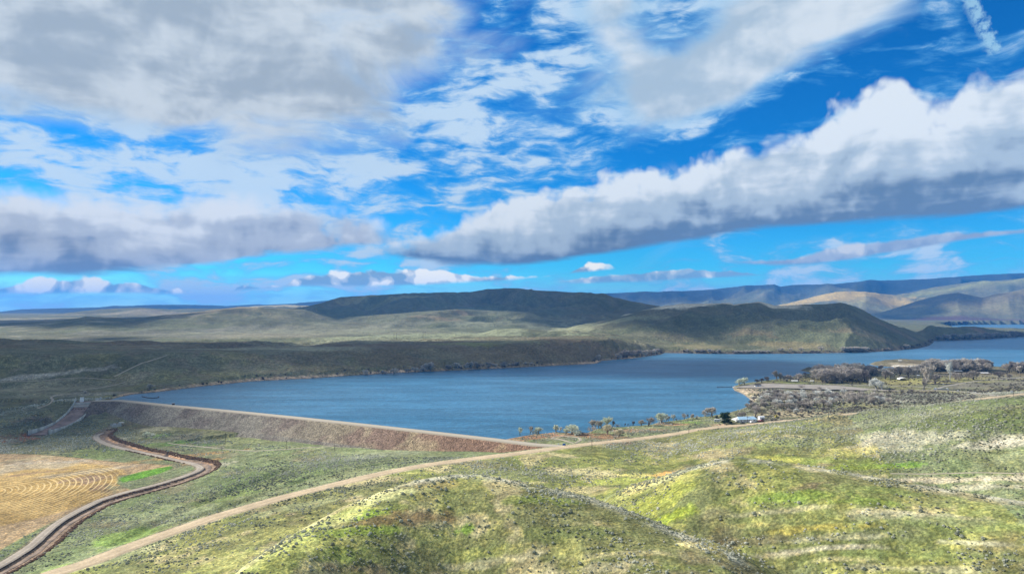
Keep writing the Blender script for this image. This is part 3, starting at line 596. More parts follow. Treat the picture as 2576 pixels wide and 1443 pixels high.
PATCH = [
 # basin and plateau behind the lake
 (560, 838, 330, 12, GREY * .9, .5), (850, 832, 300, 12, C(.20,.20,.13), .7), (1050, 812, 200, 8, C(.20,.20,.14), .6), (1090, 845, 240, 9, C(.22,.24,.15), .9), (650, 876, 260, 3.5, C(.26,.26,.17), .8), (1250, 815, 200, 7, C(.20,.21,.14), .6), (1370, 800, 130, 5, C(.21,.21,.13), .7),
 (640, 845, 150, 6, C(.24,.22,.15), .6), (880, 857, 150, 5, C(.22,.23,.15), .6), (1550, 806, 130, 6, C(.22,.23,.14), .8), (1440, 826, 55, 8, C(.24,.25,.15), .8), (1640, 795, 100, 5, C(.22,.23,.14), .7), (440, 870, 300, 4, C(.20,.19,.12), .5),
 (1200, 866, 110, 7, C(.19,.20,.075), .8), (1300, 858, 70, 4, C(.24,.24,.13), .7),
 (1000, 750, 80, 5, C(.22,.22,.11), .7), (900, 755, 60, 8, C(.26,.24,.12), .7), (1100, 800, 60, 4, TAN*.7, .4), (1170, 788, 40, 5, C(.20,.15,.11), .5), (800, 800, 110, 4, C(.2,.2,.14), .5),
 (720, 767, 90, 3, C(.42,.38,.25), .9), (560, 777, 120, 4, C(.36,.30,.20), .8), (420, 787, 180, 5, C(.32,.28,.2), .6), (150, 803, 150, 4, C(.3,.28,.2), .6),
 # bluff over the lake
 (960, 905, 200, 26, C(.165,.135,.075), .8), (1250, 900, 200, 24, C(.16,.132,.075), .75), (1420, 890, 140, 22, C(.165,.135,.08), .7), (760, 915, 120, 26, C(.145,.125,.08), .6), (1100, 885, 70, 10, C(.16,.155,.09), .5), (600, 925, 60, 14, C(.17,.155,.11), .35),
 (1700, 850, 60, 12, C(.17,.15,.09), .5), (1980, 868, 80, 9, C(.28,.23,.12), .55), (1760, 872, 60, 8, C(.3,.25,.13), .5), (1880, 835, 60, 9, C(.22,.17,.10), .45), (2230, 860, 60, 6, C(.24,.20,.13), .5), (2110, 832, 70, 5, C(.18,.14,.09), .5), (1620, 870, 30, 14, C(.24,.22,.14), .6), (2260, 835, 60, 6, C(.18,.14,.10), .5),
 (2100, 745, 140, 16, C(.42,.31,.11), 1), (2350, 760, 220, 34, C(.20,.185,.095), .85), (2450, 716, 160, 8, C(.22,.225,.10), .9), (2200, 770, 60, 9, C(.27,.26,.13), .8), (2400, 752, 90, 14, C(.17,.145,.08), .9), (2540, 745, 90, 18, C(.16,.14,.08), .9), (1800, 764, 180, 4, C(.55,.52,.40), .95),
 (2480, 805, 160, 5, C(.10,.065,.07), 1.0), (2380, 801, 100, 4, C(.10,.065,.07), .9), (2480, 838, 110, 5, C(.25,.17,.12), .6),
 # left bank above and below the spillway
 (120, 975, 150, 14, C(.22,.21,.14), .7), (60, 1000, 90, 9, C(.22,.21,.14), .5), (110, 1055, 40, 10, C(.22,.16,.14), .5), (140, 940, 130, 3.5, WHITE*.85, .75), (60, 950, 80, 2.5, WHITE*.8, .5), (60, 1103, 36, 7, C(.22,.08,.06), .8),(250,990,80,5,C(.30,.28,.23),.6),
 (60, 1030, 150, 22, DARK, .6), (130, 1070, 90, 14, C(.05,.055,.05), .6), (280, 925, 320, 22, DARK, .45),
 # below the dam
 (380, 1080, 45, 6, C(.36,.34,.22), .6), (470, 1100, 60, 9, C(.13,.12,.10), .6), (640, 1105, 140, 7, C(.27,.30,.14), .7), (430, 1115, 40, 5, C(.10,.22,.04), .7), (520, 1118, 30, 4, C(.10,.22,.04), .6), (400, 1095, 25, 5, C(.10,.22,.04), .5),
 (300, 1108, 22, 7, PALE, .7), (330, 1121, 14, 3, C(.60,.54,.34), .8), (450, 1150, 110, 7, ORANGE*.8, .6), (520, 1162, 40, 6, ORANGE*.8, .6), (560, 1167, 25, 5, PALE, .5),
 (250, 1140, 120, 14, C(.15,.19,.07), .8), (500, 1190, 40, 8, C(.20,.22,.13), .6),
 (300, 1105, 70, 6, C(.26,.26,.18), .5), (120, 1120, 120, 10, C(.12,.13,.09), .6), 
 # slope between canal and road
 (330, 1350, 70, 18, C(.17,.27,.05), .6), (260, 1400, 120, 22, C(.25,.28,.16), .6), (430, 1290, 110, 20, C(.24,.27,.15), .6), (560, 1250, 90, 14, C(.15,.20,.06), .7), (160, 1430, 60, 12, C(.22,.32,.06), .6), (700, 1200, 130, 18, C(.12,.17,.06), .6), (800, 1165, 160, 10, C(.12,.15,.07), .6),
 (1000, 1140, 160, 8, C(.22,.24,.16), .6), (900, 1225, 100, 8, C(.08,.09,.06), .5), (700, 1340, 140, 22, C(.34,.34,.12), .7), (560, 1420, 120, 20, C(.30,.32,.10), .7), (760, 1270, 110, 10, C(.30,.32,.17), .6),
 # hill in front
 (1020, 1300, 140, 22, C(.20,.14,.07), .75), (1170, 1330, 30, 14, C(.19,.31,.04), .8), (930, 1290, 50, 12, BRIGHT, .7), (1110, 1220, 60, 8, C(.30,.25,.09), .6), (1330, 1255, 110, 14, C(.17,.22,.05), .7), (1420, 1340, 130, 20, C(.14,.17,.06), .6), (860, 1400, 110, 26, C(.16,.20,.05), .8), (900, 1335, 120, 10, C(.20,.27,.05), .8),
 (900, 1430, 90, 14, C(.19,.15,.09), .7), (1250, 1385, 110, 16, C(.28,.30,.09), .6), (1740, 1370, 46, 7, C(.62,.55,.25), .7), (1580, 1390, 110, 7, C(.50,.44,.24), .5), (1200, 1420, 160, 10, C(.46,.42,.26), .5), (1520, 1425, 130, 10, C(.42,.37,.23), .5),
 (1560, 1210, 100, 10, C(.30,.34,.08), .8), (1600, 1195, 50, 6, C(.50,.46,.16), .7), (1480, 1185, 90, 9, C(.52,.46,.26), .6), (1250, 1190, 120, 10, C(.20,.22,.10), .5), (1680, 1190, 36, 6, C(.62,.36,.12), .8), (1700, 1210, 60, 12, C(.38,.37,.12), .85), (1650, 1262, 90, 24, C(.27,.295,.07), .9), (1620, 1220, 40, 10, C(.45,.34,.12), .6), (1690, 1300, 50, 20, C(.26,.32,.05), .9),
 (960, 1250, 90, 10, C(.46,.47,.22), .7), (860, 1300, 60, 12, C(.48,.48,.20), .7), (760, 1370, 60, 18, C(.42,.43,.14), .7),
 # hill on the right
 (1830, 1220, 60, 14, C(.22,.21,.09), .6), (2060, 1225, 70, 10, C(.20,.15,.10), .6), (1990, 1250, 120, 14, C(.17,.24,.05), .8), (2130, 1260, 110, 8, C(.17,.23,.05), .7), (2260, 1170, 60, 7, C(.16,.28,.05), .85), (2180, 1175, 90, 7, C(.24,.30,.06), .8), (2040, 1160, 120, 10, C(.22,.27,.07), .7), (1950, 1150, 60, 8, C(.42,.40,.10), .6),
 (2220, 1095, 60, 14, C(.48,.44,.33), .7), (2330, 1100, 120, 18, C(.42,.40,.30), .6), (2250, 1130, 70, 10, C(.44,.42,.30), .55), (2500, 1120, 60, 10, PALE, .6), (2540, 1105, 40, 12, PALE, .6), (2160, 1135, 60, 9, C(.44,.40,.14), .7), (2100, 1140, 90, 8, C(.30,.31,.09), .6), (1880, 1120, 120, 10, C(.25,.28,.09), .6), (1790, 1140, 80, 8, C(.44,.38,.22), .6), (2000, 1110, 140, 12, C(.22,.25,.12), .6),
 (2430, 1060, 160, 20, C(.12,.145,.055), .8), (2540, 1060, 90, 30, C(.10,.125,.05), .8), (2280, 1050, 120, 10, C(.24,.25,.15), .6), (2180, 1065, 110, 8, C(.23,.25,.15), .6),
 (2400, 1205, 170, 6, C(.52,.45,.33), .7), (2500, 1222, 100, 8, C(.44,.40,.30), .6), (2330, 1228, 130, 6, C(.45,.42,.24), .6), (2450, 1250, 110, 12, C(.25,.21,.14), .5), (2230, 1235, 140, 8, C(.18,.22,.07), .7),
 (2230, 1285, 60, 7, C(.55,.48,.28), .6), (2060, 1325, 110, 10, C(.36,.31,.08), .75), (1900, 1320, 80, 8, C(.40,.36,.14), .6), (2300, 1300, 160, 12, C(.33,.31,.21), .6), (1960, 1285, 120, 8, C(.42,.38,.24), .5), (2440, 1320, 160, 14, C(.17,.21,.07), .6), (1900, 1360, 90, 10, C(.15,.12,.08), .5), (2110, 1375, 140, 5, C(.58,.52,.38), .6), (2080, 1350, 120, 7, C(.40,.38,.25), .5), (1960, 1395, 80, 5, C(.50,.44,.3), .5),
 (2450, 1365, 70, 7, C(.48,.45,.3), .6), (2100, 1405, 60, 7, C(.58,.52,.26), .6), (2250, 1395, 160, 10, C(.20,.24,.08), .6), (2520, 1400, 60, 12, C(.14,.17,.07), .6), (1780, 1430, 160, 12, C(.19,.23,.07), .6), (2300, 1430, 160, 9, C(.42,.38,.24), .5),
 # the lakeshore flats
 (1960, 1005, 60, 6, C(.44,.36,.24), .8), (1880, 985, 30, 12, C(.42,.34,.24), .9), (1905, 1000, 24, 6, PALE, .8), (2050, 985, 140, 5, C(.15,.15,.11), .7), (2250, 1000, 300, 10, C(.24,.21,.155), .7), (2400, 1000, 220, 8, C(.19,.175,.14), .7), (2480, 965, 110, 10, C(.17,.16,.13), .8), (2020, 1040, 110, 7, C(.36,.30,.20), .7), (1940, 1055, 60, 3, C(.32,.27,.22), .7),
 (2250, 960, 130, 7, C(.24,.22,.09), .85), (2370, 955, 120, 6, C(.24,.23,.09), .8), (2130, 957, 90, 5, C(.22,.20,.10), .7), (2450, 950, 100, 5, C(.21,.19,.10), .7), (2350, 935, 200, 5, C(.28,.23,.15), .6), (2290, 917, 60, 4, C(.42,.36,.26), .7), (2256, 920, 18, 2, WHITE, .9), (2320, 921, 40, 2.5, WHITE, .7), (2060, 955, 60, 5, C(.19,.17,.08), .8), (1985, 961, 60, 2.5, C(.18,.20,.07), .8),
 (1370, 1096, 90, 7, SOIL, .95), (1450, 1094, 50, 5, C(.27,.18,.12), .8), (1520, 1100, 60, 8, SOIL * .85, .85), (1600, 1082, 80, 5, SOIL * .9, .8), (1690, 1066, 60, 3.5, SOIL, .8), (1540, 1112, 60, 6, C(.21,.145,.11), .8), (1700, 1074, 90, 4, C(.19,.20,.11), .6), (1740, 1062, 40, 4, C(.15,.24,.06), .7), (1830, 1070, 50, 3.2, C(.42,.28,.19), .85), (1430, 1103, 40, 5, C(.15,.155,.10), .8), (1510, 1108, 40, 4, C(.16,.17,.11), .6), (1650, 1085, 60, 3, C(.15,.155,.10), .7), (1340, 1113, 30, 3, C(.13,.14,.09), .7),
]
for q in PATCH: ell(*q)
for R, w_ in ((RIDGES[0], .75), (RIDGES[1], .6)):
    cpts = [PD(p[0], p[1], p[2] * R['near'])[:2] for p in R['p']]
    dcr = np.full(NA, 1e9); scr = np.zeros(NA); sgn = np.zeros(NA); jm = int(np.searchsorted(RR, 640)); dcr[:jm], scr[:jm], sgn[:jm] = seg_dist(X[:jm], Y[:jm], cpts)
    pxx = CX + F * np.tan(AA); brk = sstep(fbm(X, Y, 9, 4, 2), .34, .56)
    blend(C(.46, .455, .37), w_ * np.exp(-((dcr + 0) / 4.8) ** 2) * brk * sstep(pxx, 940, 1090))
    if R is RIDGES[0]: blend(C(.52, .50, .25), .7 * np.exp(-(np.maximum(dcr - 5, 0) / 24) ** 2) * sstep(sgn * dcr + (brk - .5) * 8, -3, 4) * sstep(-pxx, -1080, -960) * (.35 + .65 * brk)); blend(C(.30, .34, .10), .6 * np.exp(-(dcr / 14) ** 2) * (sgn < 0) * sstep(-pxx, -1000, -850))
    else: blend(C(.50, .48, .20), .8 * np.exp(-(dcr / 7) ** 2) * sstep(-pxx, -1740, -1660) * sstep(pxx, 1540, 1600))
# lake rim: eroded banks of pale earth on the north shore, brown mud on the near one
nsh = (Y > 880) & (X < 300) & (R_ < 1750)
wsh = (1 - sstep(DSH, 4.0, 7.5)) * (~INS) * nsh * (0.25 + .75 * sstep(fbm(X, Y, 60, 3, 6), .42, .6)); blend(C(.58, .42, .28), wsh * (R_ < 1800))
blend(C(.30, .24, .18), (1 - sstep(DSH, 0, 3.2)) * (~INS) * (R_ < 2600))
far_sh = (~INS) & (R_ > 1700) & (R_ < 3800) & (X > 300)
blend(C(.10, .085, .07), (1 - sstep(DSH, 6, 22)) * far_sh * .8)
blend(MUD, INS * 1.0)
# field by the canal
FIELD = [hit(x, y, Z1)[:2] for x, y in [(-80,1158),(0,1140),(100,1142),(200,1150),(330,1163),(440,1168),(400,1180),(300,1196),(298,1215),(330,1230),(318,1240),(240,1262),(180,1290),(100,1330),(40,1362),(0,1385),(-100,1430)]]
fin = inside(X, Y, FIELD) & (R_ < 900); fd, _, _ = seg_dist(X, Y, FIELD, True); fw = np.where(fin, sstep(fd, 0, 2.5), 0)
cen = Pz(-78, 1245, -18); ringm0 = sstep(-np.hypot(X - cen[0], Y - cen[1]), -100, -94)
blend(C(.31, .215, .082), fw); blend(C(.40, .28, .11), fw * sstep(n20, .45, .6) * .5); blend(C(.30,.225,.145), fw * (1 - ringm0) * .75)
for q in [(60, 1175, 130, 11, C(.30,.27,.21), .75), (230, 1185, 120, 5, C(.29,.26,.20), .6), (60, 1155, 100, 4, C(.34,.29,.17), .6), (80, 1190, 70, 3, C(.14,.09,.06), .8), (225, 1205, 50, 9, C(.24,.17,.12), .8), (260, 1225, 26, 14, C(.15,.10,.075), .7), (40, 1160, 30, 3, C(.15,.13,.09), .7), (300, 1225, 30, 10, C(.18,.19,.12), .7)]: ell(*q)
GP = [hit(x, y, Z1)[:2] for x, y in [(296,1207),(302,1200),(345,1187),(400,1175),(432,1170),(440,1176),(405,1190),(360,1203),(305,1214)]]
gi = inside(X, Y, GP) & (R_ < 900); gd, _, _ = seg_dist(X, Y, GP, True); blend(C(.085, .20, .022), np.where(gi, sstep(gd, 0, 2.2), 0) * .95)
cen = Pz(-78, 1245, -18)
ring = np.hypot(X - cen[0], Y - cen[1]); ringm = fw * sstep(-np.hypot(X - cen[0], (Y - cen[1])), -97, -93)
# canal banks
dc, sc_, sdc = seg_dist(X[:900], Y[:900], [tuple(p[:2]) for p in CANAL[::4]])
tmp = np.full(NA, 1e9); tmp[:900] = dc; sdm = np.zeros(NA); sdm[:900] = sdc
canw = (1 - sstep(tmp, 6.0, 8.5)); blend(C(.24, .17, .125), canw * .9)
blend(C(.40, .25, .15), (1 - sstep(np.abs(tmp - 3.5), .6, 2.2)) * (sdm > 0) * sstep(fbm(X, Y, 30, 2, 5), .46, .6))
for nm, (P, wd) in ROADS.items():
    if nm == 'main' or nm.startswith('canal'):
        d = np.full(NA, 1e9); d[:950] = seg_dist(X[:950], Y[:950], [tuple(p[:2]) for p in P[::5]])[0]
        blend(C(.36, .31, .23) if nm == 'main' else C(.20, .16, .12), (1 - sstep(d, wd / 2 + .3, wd / 2 + 2.2)) * .7)
        if nm == 'main': DMAIN = d
        else: DCAN = d
np.clip(colr, .01, .8, out=colr)
bushw = np.clip(.35 + .65 * sstep(n60, .35, .6), 0, 1) * (1 - fw) * (~INS) * (1 - canw)
bushw = bushw * (sstep(R_, 420, 700))

def ground_material():
    m, B, p, out = material('ground_cover')
    at = B.n('ShaderNodeVertexColor'); at.layer_name = 'col'
    geo = B.n('ShaderNodeNewGeometry'); pos = geo.outputs['Position']
    def attr(nm): x = B.n('ShaderNodeAttribute'); x.attribute_name = nm; return x.outputs['Fac']
    bw = attr('bush'); rg = attr('ring'); rm = attr('ringm')
    sep = B.n('ShaderNodeSeparateXYZ'); B.L.new(pos, sep.inputs[0])
    flat = B.xyz(sep.outputs[0], sep.outputs[1], 0)
    n1 = B.noise(flat, 1 / 1.3, 4, .6); n2 = B.noise(flat, 1 / 6.0, 6, .6); n3 = B.noise(flat, 1 / 35.0, 6, .6); n4 = B.noise(flat, 1 / 170.0, 6, .6)
    k = B.m('MULTIPLY', B.sm(n1, .32, .68, .68, 1.30), B.m('MULTIPLY', B.sm(n2, .34, .66, .76, 1.24), B.m('MULTIPLY', B.sm(n3, .32, .68, .84, 1.16), B.sm(n4, .3, .7, .88, 1.14))))
    col = B.mix(1.0, at.outputs[0], B.xyz(k, k, k), 'MULTIPLY')
    # grass tufts: yellow-green to straw mottling
    t = B.sm(B.noise(flat, 1 / 2.6, 5, .65), .50, .66)
    col = B.mix(B.m('MULTIPLY', t, .5), col, B.mix(1.0, col, (1.7, 1.45, 1.15, 1), 'MULTIPLY'))
    n0 = B.noise(flat, 1 / .55, 3, .6); sp0 = B.sm(n0, .58, .68); sp1 = B.sm(B.noise(flat, 1 / 1.8, 4, .7), .60, .68)
    col = B.mix(B.m('MULTIPLY', sp0, .35), col, B.mix(1.0, col, (.50, .55, .50, 1), 'MULTIPLY'))
    col = B.mix(B.m('MULTIPLY', sp1, .45), col, B.mix(1.0, col, (1.9, 1.75, 1.7, 1), 'MULTIPLY'))
    # brush too far away to stand as shrubs of its own
    v = B.n('ShaderNodeTexVoronoi'); B.put(v.inputs['Vector'], flat); v.inputs['Scale'].default_value = 1 / 3.4
    bs = B.m('MULTIPLY', B.sm(v.outputs['Distance'], .52, .22), B.m('MULTIPLY', bw, B.sm(n2, .36, .58)))
    col = B.mix(B.m('MULTIPLY', bs, .6), col, (.085, .095, .062, 1))
    v2 = B.n('ShaderNodeTexVoronoi'); B.put(v2.inputs['Vector'], flat); v2.inputs['Scale'].default_value = 1 / 11.0
    bs2 = B.m('MULTIPLY', B.sm(v2.outputs['Distance'], .55, .2), B.m('MULTIPLY', bw, B.sm(n3, .40, .60)))
    col = B.mix(B.m('MULTIPLY', bs2, .45), col, (.08, .092, .062, 1))
    # mown rings of the stubble field
    rr_ = B.m('ADD', rg, B.m('MULTIPLY', B.m('SUBTRACT', n3, .5), .8))
    s1 = B.sm(B.m('SINE', B.m('MULTIPLY', rr_, 2 * PI / 3.9)), .55, 1.0); s2 = B.sm(B.m('SINE', B.m('MULTIPLY', rr_, 2 * PI / 1.15)), -.2, .9)
    s1 = B.m('MULTIPLY', s1, B.sm(n3, .25, .6)); 
    fc = B.mix(B.m('MULTIPLY', s2, .40), col, B.mix(1.0, col, (.62, .58, .50, 1), 'MULTIPLY'))
    fc = B.mix(B.m('MULTIPLY', s1, .8), fc, (.66, .50, .25, 1))
    col = B.mix(rm, col, fc)
    B.put(p.inputs['Base Color'], col); p.inputs['Roughness'].default_value = 1.0; p.inputs['Specular IOR Level'].default_value = 0.05
    bp = B.n('ShaderNodeBump'); bp.inputs['Strength'].default_value = .55; bp.inputs['Distance'].default_value = 1.0
    hgt = B.m('ADD', B.m('MULTIPLY', n1, .5), B.m('ADD', B.m('MULTIPLY', n2, 1.6), B.m('MULTIPLY', B.m('ADD', bs, B.m('MULTIPLY', bs2, 2.0)), 1.1)))
    hgt = B.m('ADD', hgt, B.m('MULTIPLY', B.m('MULTIPLY', n3, 5.0), bw))
    B.put(bp.inputs['Height'], hgt); B.L.new(bp.outputs[0], p.inputs['Normal'])
    return m
GM = ground_material()
def grid_faces(nr, nc, keep=None):
    idx = np.arange(nr * nc).reshape(nr, nc)
    q = np.stack([idx[:-1, :-1], idx[:-1, 1:], idx[1:, 1:], idx[1:, :-1]], -1)   # seen from above, normal up
    q = q.reshape(-1, 4)
    return q[:, ::-1] if True else q
cut = int(np.searchsorted(RR, 1250.0))
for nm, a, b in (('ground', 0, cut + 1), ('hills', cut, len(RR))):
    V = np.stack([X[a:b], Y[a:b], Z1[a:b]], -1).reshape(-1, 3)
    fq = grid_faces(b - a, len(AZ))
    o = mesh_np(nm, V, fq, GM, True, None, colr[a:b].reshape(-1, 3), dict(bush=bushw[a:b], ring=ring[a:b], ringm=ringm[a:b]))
    n = o.data.polygons[10].normal
    if n.z < 0: o.data.flip_normals()
    tag(o, kind='structure')

# ------------------------------------------------------------------ water
def water_material():
    m, B, p, out = material('lake_water')
    geo = B.n('ShaderNodeNewGeometry'); mp = B.n('ShaderNodeMapping'); B.L.new(geo.outputs['Position'], mp.inputs[0]); mp.inputs['Rotation'].default_value = (0, 0, .12); mp.inputs['Scale'].default_value = (1, 1.6, 1)
    f = mp.outputs[0]
    n0 = B.noise(f, 1 / 2.2, 3, .55); n1 = B.noise(f, 1 / 7.0, 4, .6); 
    mp2 = B.n('ShaderNodeMapping'); B.L.new(geo.outputs['Position'], mp2.inputs[0]); mp2.inputs['Rotation'].default_value = (0, 0, -.08); mp2.inputs['Scale'].default_value = (.35, 1.5, 1)
    n2 = B.noise(mp2.outputs[0], 1 / 45.0, 6, .62, .6); n3 = B.noise(mp2.outputs[0], 1 / 210.0, 5, .55, .5)
    col = B.mix(B.sm(n3, .35, .65), (.032, .125, .215, 1), (.055, .165, .270, 1))
    k = B.sm(n2, .38, .64, .80, 1.12); col = B.mix(1.0, col, B.xyz(k, k, k), 'MULTIPLY')
    k1 = B.sm(n1, .3, .7, .82, 1.18); col = B.mix(1.0, col, B.xyz(k1, k1, k1), 'MULTIPLY')
    B.put(p.inputs['Base Color'], col); p.inputs['Roughness'].default_value = .28; p.inputs['IOR'].default_value = 1.33
    p.inputs['Specular IOR Level'].default_value = .28
    bp = B.n('ShaderNodeBump'); bp.inputs['Strength'].default_value = .9; bp.inputs['Distance'].default_value = .6
    B.put(bp.inputs['Height'], B.m('ADD', B.m('MULTIPLY', n0, .8), B.m('MULTIPLY', n1, 2.0))); B.L.new(bp.outputs[0], p.inputs['Normal'])
    return m
WM = water_material()
import bmesh
def offset_poly(P, d):
    P = [np.array(p[:2], float) for p in P]; n = len(P); ar = sum(P[i][0] * P[(i + 1) % n][1] - P[(i + 1) % n][0] * P[i][1] for i in range(n)); s = 1 if ar > 0 else -1
    out = []
    for i in range(n):
        t = P[(i + 1) % n] - P[i - 1]; t /= np.linalg.norm(t) + 1e-9; out.append(P[i] + s * d * np.array([t[1], -t[0]]))
    return out
def flat_poly(name, P, z, mat):
    bm = bmesh.new(); vs = [bm.verts.new((p[0], p[1], z)) for p in P]
    es = [bm.edges.new((vs[i], vs[(i + 1) % len(vs)])) for i in range(len(vs))]
    bmesh.ops.triangle_fill(bm, use_beauty=True, edges=es)
    for f_ in bm.faces:
        f_.normal_update()
        if f_.normal.z < 0: f_.normal_flip()
    me = bpy.data.meshes.new(name); bm.to_mesh(me); bm.free(); me.materials.append(mat); o = bpy.data.objects.new(name, me); COL.objects.link(o); return o
tag(flat_poly('water', offset_poly(LAKE, 4.0), 0.0, WM), kind='structure')
tag(flat_poly('water', offset_poly(ARM, 20.0), 0.0, WM), kind='structure')

# ------------------------------------------------------------------ roads
def road_material(name, c, c2):
    m, B, p, out = material(name)
    geo = B.n('ShaderNodeNewGeometry'); n1 = B.noise(geo.outputs['Position'], 1 / 1.5, 5, .6); n2 = B.noise(geo.outputs['Position'], 1 / 14.0, 4, .55)
    at = B.n('ShaderNodeAttribute'); at.attribute_name = 'u'; u = at.outputs['Fac']
    # two worn wheel tracks
    wt = B.m('ADD', B.sm(B.m('ABSOLUTE', B.m('SUBTRACT', B.m('ABSOLUTE', u), .45)), .22, .05), 0)
    col = B.mix(B.m('MULTIPLY', wt, .55), (*c, 1), (*c2, 1))
    k = B.m('MULTIPLY', B.sm(n1, .3, .7, .88, 1.12), B.sm(n2, .3, .7, .88, 1.12)); col = B.mix(1.0, col, B.xyz(k, k, k), 'MULTIPLY')
    B.put(p.inputs['Base Color'], col); p.inputs['Roughness'].default_value = .95; p.inputs['Specular IOR Level'].default_value = .1
    return m
RM = road_material('packed_gravel', (.44, .345, .225), (.53, .42, .28)); TM = road_material('track_dirt', (.30, .26, .20), (.42, .37, .29)); CM = road_material('canal_track', (.30, .255, .205), (.40, .345, .275)); AM = road_material('weathered_asphalt', (.27, .245, .215), (.29, .27, .235))
def ribbon(name, P, width, mat, lift=0.0, jitter=0.0, seed=0):
    P = np.asarray(P); T = np.gradient(P[:, :2], axis=0); T /= np.linalg.norm(T, axis=1)[:, None] + 1e-9; Nn = np.stack([-T[:, 1], T[:, 0]], 1)
    us = np.linspace(-1, 1, 9); V = []; U = []
    rs = np.random.RandomState(seed); jl = np.convolve(rs.randn(len(P) + 8), np.ones(9) / 3, 'valid') * jitter; jr = np.convolve(rs.randn(len(P) + 8), np.ones(9) / 3, 'valid') * jitter
    if np.ndim(width): width = np.interp(np.linspace(0, 1, len(P)), np.linspace(0, 1, len(width)), width)
    for u in us:
        w = width / 2 * u + (jl if u < 0 else jr) * abs(u) * np.sign(u)
        z = P[:, 2] + lift - (0.35 if abs(u) == 1 else 0) + .06 * (1 - u * u)
        w = w * (1.04 if abs(u) == 1 else 1)
        V.append(np.stack([P[:, 0] + Nn[:, 0] * w, P[:, 1] + Nn[:, 1] * w, z], 1)); U.append(np.full(len(P), u))
    V = np.stack(V, 0); n = len(P); idx = np.arange(9 * n).reshape(9, n)
    q = np.stack([idx[:-1, :-1], idx[:-1, 1:], idx[1:, 1:], idx[1:, :-1]], -1).reshape(-1, 4)
    o = mesh_np(name, V.reshape(-1, 3), q, mat, True, None, None, dict(u=np.stack(U).ravel()))
    if o.data.polygons[4 * (n - 1)].normal.z < 0: o.data.flip_normals()
    return tag(o, kind='structure')
for nm, (P, wd) in ROADS.items():
    if nm == 'main': ribbon('road', P, [12.0, 11.0, 10.0, 8.5, 6.8, 5.8, 5.0, 5.0], RM, .0, .28, 1)
    elif nm.startswith('park'): ribbon('road', P, wd, AM, .0, .1, 2)
    elif nm == 'canal_road': ribbon('track', P, wd, CM, .0, .18, 3)
    else: ribbon('track', P, wd, TM, .0, .25, 4)
tag(flat_poly('parking_lot', LOT, 3.44, AM), kind='structure')
# canal water and mud
CP_ = CANAL.copy(); CP_[:, 2] -= 1.5
cw = ribbon('canal', CP_, 3.0, simple('canal_mud', (.20, .14, .10), .85, .45, .12), 0, .3, 9)

# ------------------------------------------------------------------ the dam
def dam_material():
    m, B, p, out = material('rock_fill')
    geo = B.n('ShaderNodeNewGeometry'); pos = geo.outputs['Position']
    at = B.n('ShaderNodeVertexColor'); at.layer_name = 'col'
    v = B.n('ShaderNodeTexVoronoi'); B.put(v.inputs['Vector'], pos); v.inputs['Scale'].default_value = 1 / .95
    n2 = B.noise(pos, 1 / 5.0, 5, .6); n3 = B.noise(pos, 1 / 30.0, 5, .6)
    sp_ = B.n('ShaderNodeSeparateXYZ'); B.L.new(v.outputs['Color'], sp_.inputs[0])
    k = B.m('MULTIPLY', B.lin(sp_.outputs[0], 0, 1, .55, 1.6), B.m('MULTIPLY', B.sm(n2, .3, .7, .85, 1.15), B.sm(n3, .3, .7, .85, 1.15)))
    at2 = B.n('ShaderNodeAttribute'); at2.attribute_name = 'rock'
    kk = B.m('ADD', B.m('MULTIPLY', k, at2.outputs['Fac']), B.m('SUBTRACT', 1.0, at2.outputs['Fac']))
    B.put(p.inputs['Base Color'], B.mix(1.0, at.outputs[0], B.xyz(kk, kk, kk), 'MULTIPLY')); p.inputs['Roughness'].default_value = .95; p.inputs['Specular IOR Level'].default_value = .15
    bp = B.n('ShaderNodeBump'); bp.inputs['Strength'].default_value = .8; bp.inputs['Distance'].default_value = .8
    B.put(bp.inputs['Height'], B.m('MULTIPLY', B.m('SUBTRACT', B.m('MULTIPLY', n2, 1.2), v.outputs['Distance']), at2.outputs['Fac'])); B.L.new(bp.outputs[0], p.inputs['Normal'])
    return m
DP = resample([Pz(236,1007,5)] + DAM[2:], 1.6)
T = np.gradient(DP[:, :2], axis=0); T /= np.linalg.norm(T, axis=1)[:, None]; Nn = np.stack([-T[:, 1], T[:, 0]], 1)
if Nn[len(Nn) // 2, 1] < 0: Nn = -Nn                       # upstream side, away from the camera
prof = [(26, -7, 1), (14, -1.0, 1), (6.2, 4.4, 1), (5.2, 5.0, 0), (2.6, 5.08, 0), (0, 5.15, 0), (-2.6, 5.1, 0), (-4.4, 5.0, 0), (-5.6, 4.7, 0), (-6.6, 4.3, 1)] + [(-6.6 - k * 1.15, 4.3 - k * .70, 1) for k in range(1, 44)]
V = []; cc = []; rk = []
for o_, z_, rock in prof:
    x = DP[:, 0] + Nn[:, 0] * o_; y = DP[:, 1] + Nn[:, 1] * o_
    n = (fbm(x, y, 1.5, 3, 2) - .5) * .5 * rock
    zz = z_ + n - (np.maximum(0, 1 - np.minimum(np.arange(len(DP)), np.arange(len(DP))[::-1]) / 14.0)) ** 2 * 0.0
    V.append(np.stack([x, y, zz], 1))
    if rock:
        w = sstep(fbm(x, y, 26, 4, 6) + (4 - z_) * .004, .42, .62)[:, None]
        t = np.clip((x + 260) / 330, 0, 1)[:, None] * (z_ > -9)
        c0 = C(.13, .108, .09) * (1 - w) + C(.185, .165, .13) * w
        c1 = C(.24, .135, .08) * (1 - w) + C(.36, .26, .13) * w
        cc.append(c0 * (1 - t) + c1 * t)
    else: cc.append(np.tile(C(.37, .33, .26) if abs(o_) < 4.0 else C(.29, .25, .19), (len(DP), 1)))
    rk.append(np.full(len(DP), float(rock)))
V = np.stack(V); n = len(DP); idx = np.arange(len(prof) * n).reshape(len(prof), n)
